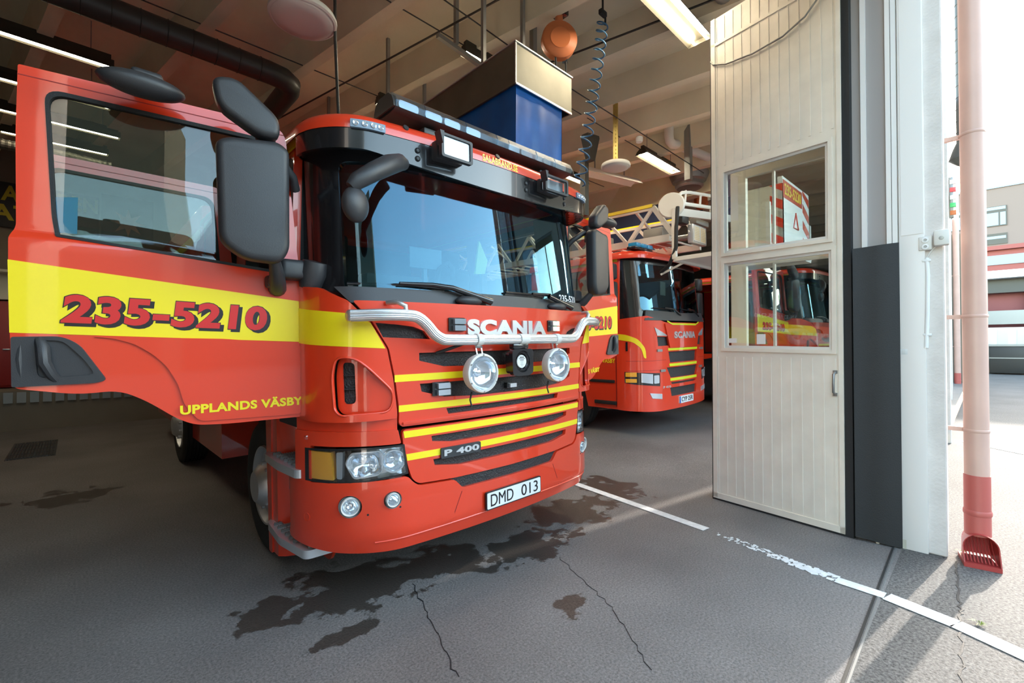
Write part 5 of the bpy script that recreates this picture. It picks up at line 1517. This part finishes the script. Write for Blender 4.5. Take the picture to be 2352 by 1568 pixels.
m = MB(); m.prism([(-.15, .0), (-.06, .12), (.06, .12), (.15, 0), (.05, .07), (-.05, .07)], (-.9, 0, 0), (0, 1, 0), (0, 0, 1), (.95, -.25, 0), -1.5); m.build('trough', 'offwhite', t)
m = MB(); m.bar((-.5, 0, .1), (-.5, 0, .65), .02); m.bar((.3, -.2, .1), (.3, -.2, .65), .02); m.build('hanger', 'greysteel', t)
t = thing('heat_detector', 'small white detector on the taut wire beside the small white dish', 'detector', (6.75, 3.95, 5.02))
m = MB(); m.lathe([(0, -.05), (.05, -.05), (.06, -.02), (.06, .03), (.03, .05), (0, .05)], (0, 0, 0), (0, 0, 1), 20); m.build('detector_body', 'white', t, 40)

def wire(label, pts, r=.007, sag=.0, mt='dsteel', name='ceiling_wire'):
    m = MB(); P = []
    for a, b in zip(pts, pts[1:]):
        a, b = Vector(a), Vector(b)
        for k in range(12):
            u = k / 12; P.append(a.lerp(b, u) - Vector((0, 0, sag * 4 * u * (1 - u))))
    P.append(Vector(pts[-1])); m.tube(P, r, 6)
    return tag(m.build(name, mt, None, 60), label, 'wire')
wire('taut pale wire passing behind the large white dish to the right', [(-2.5, 6.4, 5.36), (3.4, 6.33, 5.36), (9, 6.2, 5.36)], .008)
wire('taut wire running over the hood to the light beside the small white dish', [(2.0, 4.5, 5.36), (5.0, 4.52, 5.36), (9.5, 4.55, 5.36)], .008)
wire('dark wire crossing above the hood and past the small white detector', [(2.6, 4.05, 5.36), (4.6, 4.0, 5.2), (8.8, 3.75, 4.95)], .009)
wire('dark cable clipped along the ceiling rib by the orange hose reel', [(3.75, 7.5, 5.32), (4.35, 4.6, 5.32), (5.05, 1.6, 5.32)], .013)
wire('second dark cable clipped along a ceiling rib left of the hood', [(2.2, 9.0, 5.32), (3.0, 5.0, 5.32), (3.4, 3.0, 5.32)], .013)
wire('thin black cord hanging straight down between the dish and the roof of the engine', [(1.64, 4.0, 5.7), (1.66, 4.0, 4.3), (1.70, 4.0, 3.5)], .014)
wire('grey cable sagging across the upper part of the folded door leaf', [LF(.0, 4.52, .012), LF(.03, 4.475, .016), LF(.17, 4.413, .016), LF(.431, 4.377, .016), LF(.707, 4.391, .016), LF(.888, 4.463, .016), LF(1.0, 4.57, .016), LF(1.12, 4.75, .016)], .008, mt='greysteel', name='door_cable')

# =================================================================== BACK OF THE HALL, LEFT
t = thing('wall_banner', 'black banner with big yellow letters on the back wall at the left edge', 'banner', (-.25, 13.95, 4.5))
m = MB(); m.box((-.34, 0, 0), (1.96, .03, .92)); bn = m.build('banner_cloth', 'bannerblack', t)
Fb2 = lambda u, z, d=0: (u, -.018 - d, z)
m = MB(); m.text('ANDREN', Fb2, -.85, .08, .62, .40, d0=.001, t=.001, bold=.03, du=0); m.text('ATTA', Fb2, -1.0, -.32, .22, .0, d0=.001, t=.001, bold=.03, du=0); m.build('banner_lettering', 'banneryellow', bn)
t = thing('star_emblem', 'dull orange star emblem on a dark board, seen through the opened cab door window', 'emblem', (.90, 13.95, 4.48))
m = MB(); m.box((0, .03, .1), (.94, .02, 1.0)); sb = m.build('emblem_board', 'bannerblack', t)
m = MB(); st = []
for k in range(16):
    a = 2 * PI * k / 16; r = .32 if k % 2 == 0 else .14; st.append((r * math.cos(a), r * math.sin(a)))
m.panel(st, (), lambda u, z, d=0: (u, -d, z), t=.02, d0=.01); m.build('star', 'oreel', sb)
t = thing('wall_locker', 'dark red steel locker door at the left edge behind the opened cab door', 'locker', (-1.12, 13.75, .74))
m = MB(); m.box((0, 0, .88), (.70, .45, 1.72), bev=.01); m.build('cabinet', 'dred', t)
m = MB(); m.box((0, -.235, .88), (.64, .02, 1.64), bev=.004); dd = m.build('door', 'dred', t)
m = MB(); m.box((.16, -.26, .78), (.10, .04, .025), bev=.006); m.build('handle', 'alu', dd)
t = thing('wall_shelf', 'pale shelf boards on the back wall above the dark red locker', 'shelf', (-.95, 13.8, 2.55))
m = MB(); m.box((0, 0, 0), (1.2, .4, .06)); m.box((0, 0, .55), (1.2, .4, .05)); m.box((0, .15, .28), (1.2, .04, .50)); m.build('board', 'cream', t)
t = thing('floor_drain', 'dark steel drain grating in the floor at the left edge', 'drain', (-.42, 10.1, .004))
m = MB()
for k in range(14): m.box((-.22 + k * .033, 0, 0), (.012, 1.5, .012))
for k in range(5): m.box((0, -.7 + k * .35, 0), (.46, .014, .01))
m.build('bars', 'dsteel', t)
m = MB(); m.box((0, 0, -.002), (.50, 1.56, .004)); m.build('frame', 'black', t)

# =================================================================== PIER FITTINGS
t = thing('wall_socket', 'white double socket box on the concrete pier by the downspout', 'socket', (4.655, .255, 2.345))
m = MB(); m.box((-.015, .045, -.005), (.03, .075, .105), bev=.006); m.box((-.03, -.045, .02), (.06, .085, .115), bev=.010); m.build('box', 'offwhite', t, 30)
m = MB()
for z in (.018, -.032): m.lathe([(.008, .0), (.010, .006), (.021, .004), (.023, 0)], (-.031, .045, z), (-1, 0, 0), 20)
m.build('outlet', 'white', t)
m = MB(); m.lathe([(0, .004), (.013, .003), (.014, 0)], (-.061, -.045, .015), (-1, 0, 0), 16)
for z in (.018, -.032): m.lathe([(0, .003), (.008, .003), (.009, 0)], (-.031, .045, z), (-1, 0, 0), 14)
m.build('knob', 'greysteel', t)
t = thing('conduit', 'white plastic conduit below the socket box on the concrete pier', 'conduit', (4.645, .295, 1.55))
m = MB(); m.tube([(0, .01, .0), (-.004, .0, .25), (0, -.004, .55), (0, .0, .68)], .015, 12); m.build('tube', 'white', t, 50)
m = MB(); m.tube([(0, .0, .68), (0, -.02, .72), (0, -.05, .76)], .005, 6); m.tube([(0, .01, .0), (0, .05, -.02), (0, .12, -.03)], .005, 6); m.build('cable', 'offwhite', t)
m = MB()
for z in (.66, .10): m.box((-.004, .0, z), (.022, .05, .018), bev=.003)
m.box((0, .135, -.03), (.02, .05, .05), bev=.004); m.build('clip', 'white', t)

# downspouts
def downspout(loc, label, r, h, far=False):
    t = thing('downspout', label, 'downspout', loc, 0, 'brick-red downspouts on the facade')
    m = MB(); m.tube([(0, 0, .46), (0, 0, h)], r, 28)
    m.build('pipe', 'pipe', t, 50)
    for z in ((.95, 1.78, 3.12) if not far else (1.6, 2.7, 4.2)):
        m = MB(); m.lathe([(r + .001, -.012), (r + .004, -.006), (r + .004, .006), (r + .001, .012)], (0, 0, z), (0, 0, 1), 28); m.build('collar', 'pipe', t)
        m = MB(); m.box((r * .2, r + .03, z), (.03, .10, .03)); m.build('wall_clip', 'pipe', t)
    m = MB(); m.tube([(0, 0, .20), (0, 0, .63)], r + .004, 28); m.lathe([(r + .005, -.02), (r + .009, -.012), (r + .009, .012), (r + .005, .02)], (0, 0, .36), (0, 0, 1), 28); m.build('lower_sleeve', 'piperd', t, 50)
    # leaf-catcher shoe: open hood with a grate
    m = MB()
    ex = Vector((-.985, -.17, 0)); ey = Vector((.17, -.985, 0))
    P = lambda a, z, o: ex * (o) + ey * a + Vector((0, 0, z))
    arch = [(-.095, .03)] + [(.095 * math.cos(PI - PI * k / 12), .13 + .095 * math.sin(PI * k / 12)) for k in range(13)] + [(.095, .03)]
    A = [m.bm.verts.new(P(a, z, .10 + (.05 if z < .1 else 0))) for a, z in arch]; B = [m.bm.verts.new(P(a * .8, z * .97 + .01, -.075)) for a, z in arch]
    C_ = [m.bm.verts.new(P(a * .93, z * .975 + .003, .098 + (.05 if z < .1 else 0))) for a, z in arch]; D_ = [m.bm.verts.new(P(a * .74, z * .95 + .01, -.07)) for a, z in arch]
    for k in range(len(arch) - 1): m._f([A[k], A[k + 1], B[k + 1], B[k]]); m._f([C_[k], C_[k + 1], D_[k + 1], D_[k]]); m._f([A[k], A[k + 1], C_[k + 1], C_[k]])
    m._f([B[k] for k in range(len(B))])
    m.prism([(-.095, -.075), (.095, -.075), (.095, .15), (-.095, .15)], (0, 0, .03), tuple(ey), tuple(ex), (0, 0, 1), .03)
    sh = m.build('shoe', 'pipered2', t, 40)
    m = MB()
    for k in range(9):
        a = -.072 + k * .018; m.tube([P(a, .04, .13), P(a, .10, .02), P(a, .17, -.04)], .004, 5)
    m.build('leaf_grate', 'pipered2', sh)
    return t
downspout((4.735, .045, 0), 'large faded red downspout with a dark red leaf shoe, standing beside the concrete pier', .068, 6.2)
downspout((23.3, .68, 0), 'thin far red downspout glimpsed between the pier and the near downspout', .09, 8.4, True)
# tiny weeds in the pavement joint
for k, (x, y, lab) in enumerate(((4.86, .13, 'small green weed at the foot of the concrete pier'), (3.66, .03, 'flattened green weed in the pavement crack between the pier and the road line'))):
    t = thing('weed', lab, 'weed', (x, y, 0)); m = MB(); rq = random.Random(k)
    for q in range(14):
        a = rq.uniform(0, 6.28); l = rq.uniform(.02, .055); m.quad([(0, 0, .002), (l * .5 * math.cos(a) - .006, l * .5 * math.sin(a), .02), (l * math.cos(a), l * math.sin(a), .012), (l * .5 * math.cos(a) + .006, l * .5 * math.sin(a) + .004, .018)])
    m.build('leaves', 'greenleaf', t)

# things on the outer facade, seen along it
t = thing('signal_light', 'column of small coloured signal lamps on the facade behind the near downspout', 'signal light', (14.0, fx(14) - .03, 4.5))
m = MB(); m.box((0, .0, .38), (.14, .08, .90), bev=.02); sg = m.build('signal_case', 'greysteel', t)
for k, c in enumerate(('oreel', 'green', 'plate', 'redlens', 'plate')):
    m = MB(); m.box((-.06, -.03, .03 + k * .17), (.05, .10, .10), bev=.01); m.build('lens', c, sg)
t = thing('facade_duct', 'grey spiral duct climbing the outer facade behind the near downspout', 'duct', (12.0, fx(12) - .22, 5.2))
m = MB(); m.tube([(0, 0, .2), (0, 0, 3.6)], .11, 16); m.lathe([(.11, .22), (.16, .1), (.22, -.1), (.05, -.25), (0, -.25)], (0, 0, 0), (0, 0, 1), 20)
for k in range(14): m.lathe([(.112, -.006), (.118, 0), (.112, .006)], (0, 0, .4 + k * .22), (0, 0, 1), 16)
m.build('duct_run', 'dsteel', t, 40)

# =================================================================== ACROSS THE YARD
t = thing('brick_building', 'three-storey brick office building across the yard with white-framed windows', 'building', (50, 0, 0))
m = MB(); m.box((4, -9, 6.8), (8, 30, 13.6)); m.build('wall', 'brick', t)
m = MB(); m.box((4, -9, 13.65), (8.2, 30.2, .14)); m.build('roof_edge', 'paleblue', t)
m = MB(); m.box((-.15, -9, 8.05), (.3, 30, 2.3)); m.box((-.3, -9, 8.9), (.7, 30, .12)); cl = m.build('cladding', 'redclad', t)
m = MB(); m.box((-.34, -9, 8.1), (.1, 30, .7)); m.build('fascia', 'paleblue', cl)
yy = [-20.4 + 2.42 * k for k in range(11)]
for z in (11.45, 9.75):
    for y in yy:
        y0 = y + .32
        m = MB(); m.box((-.02, y0, z), (.08, 1.15, 1.5 if z > 11 else .8)); w = m.build('window', 'dsteel', t)
        m = MB()
        if z > 11:
            m.box((-.07, y0, z + .60), (.03, 1.0, .22)); m.box((-.07, y0 + .18, z - .20), (.03, .62, .95)); m.box((-.07, y0 - .36, z - .20), (.03, .28, .95))
        else: m.box((-.07, y0, z + .1), (.03, 1.0, .20))
        m.build('pane', 'paleblue', w)
t = thing('canopy_building', 'low red-clad yard building with a long white canopy, behind the white fence', 'building', (44, 0, 0))
m = MB(); m.box((2.5, -9, 3.4), (3, 30, 6.8)); m.build('wall', 'redclad', t)
m = MB(); m.box((.2, -9, 6.35), (1.6, 30, .5)); m.build('canopy', 'white', t)
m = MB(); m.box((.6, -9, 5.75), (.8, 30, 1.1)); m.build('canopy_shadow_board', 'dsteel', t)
for k in range(8):
    m = MB(); m.box((.6, -22 + k * 3.05 + 1.55, 3.3), (.4, .5, 6.5)); m.build('column', 'paleblue', t)
m = MB(); m.box((.0, -9, 3.55), (.08, 30, .9)); m.build('loading_rail', 'greysteel', t)
t = thing('yard_fence', 'white panelled fence along the far side of the yard', 'fence', (41, 0, 0))
m = MB(); m.box((0, -8, 1.75), (.12, 20, 2.1)); m.build('panel', 'white', t)
for k in range(24):
    m = MB(); m.box((-.08, -17.6 + k * .8, 1.95), (.06, .42, 1.5)); m.build('batten', 'offwhite', t)
m = MB(); m.box((0, -8, .4), (.2, 20, .8)); m.build('plinth', 'greysteel', t)
t = thing('skip_container', 'dark grey open container standing in front of the white fence', 'container', (39.9, -2.8, 0))
m = MB(); m.box((0, 0, .9), (1.4, 5.2, 1.7), bev=.05); m.build('body', 'dsteel', t)
m = MB(); m.box((-.72, 0, 1.7), (.1, 5.3, .12)); m.box((-.72, 0, .95), (.06, 5.2, .06)); m.build('rim', 'greysteel', t)
t = thing('parked_van', 'white van mostly hidden behind the near downspout across the yard', 'van', (42.5, 1.9, 0))
m = MB(); m.box((0, 0, 2.75), (2.2, 1.9, 4.2), bev=.2); m.build('body', 'white', t)
m = MB(); m.box((-1.11, -.55, 3.7), (.03, .42, 1.3), bev=.1); w = m.build('window', 'redlens', t)
m = MB()
for y in (-.7, .7): m.cyl((-.9, y - .12, .42), (-.9, y + .12, .42), .42, 20); m.cyl((.9, y - .12, .42), (.9, y + .12, .42), .42, 20)
m.build('wheel', 'rubber', t)
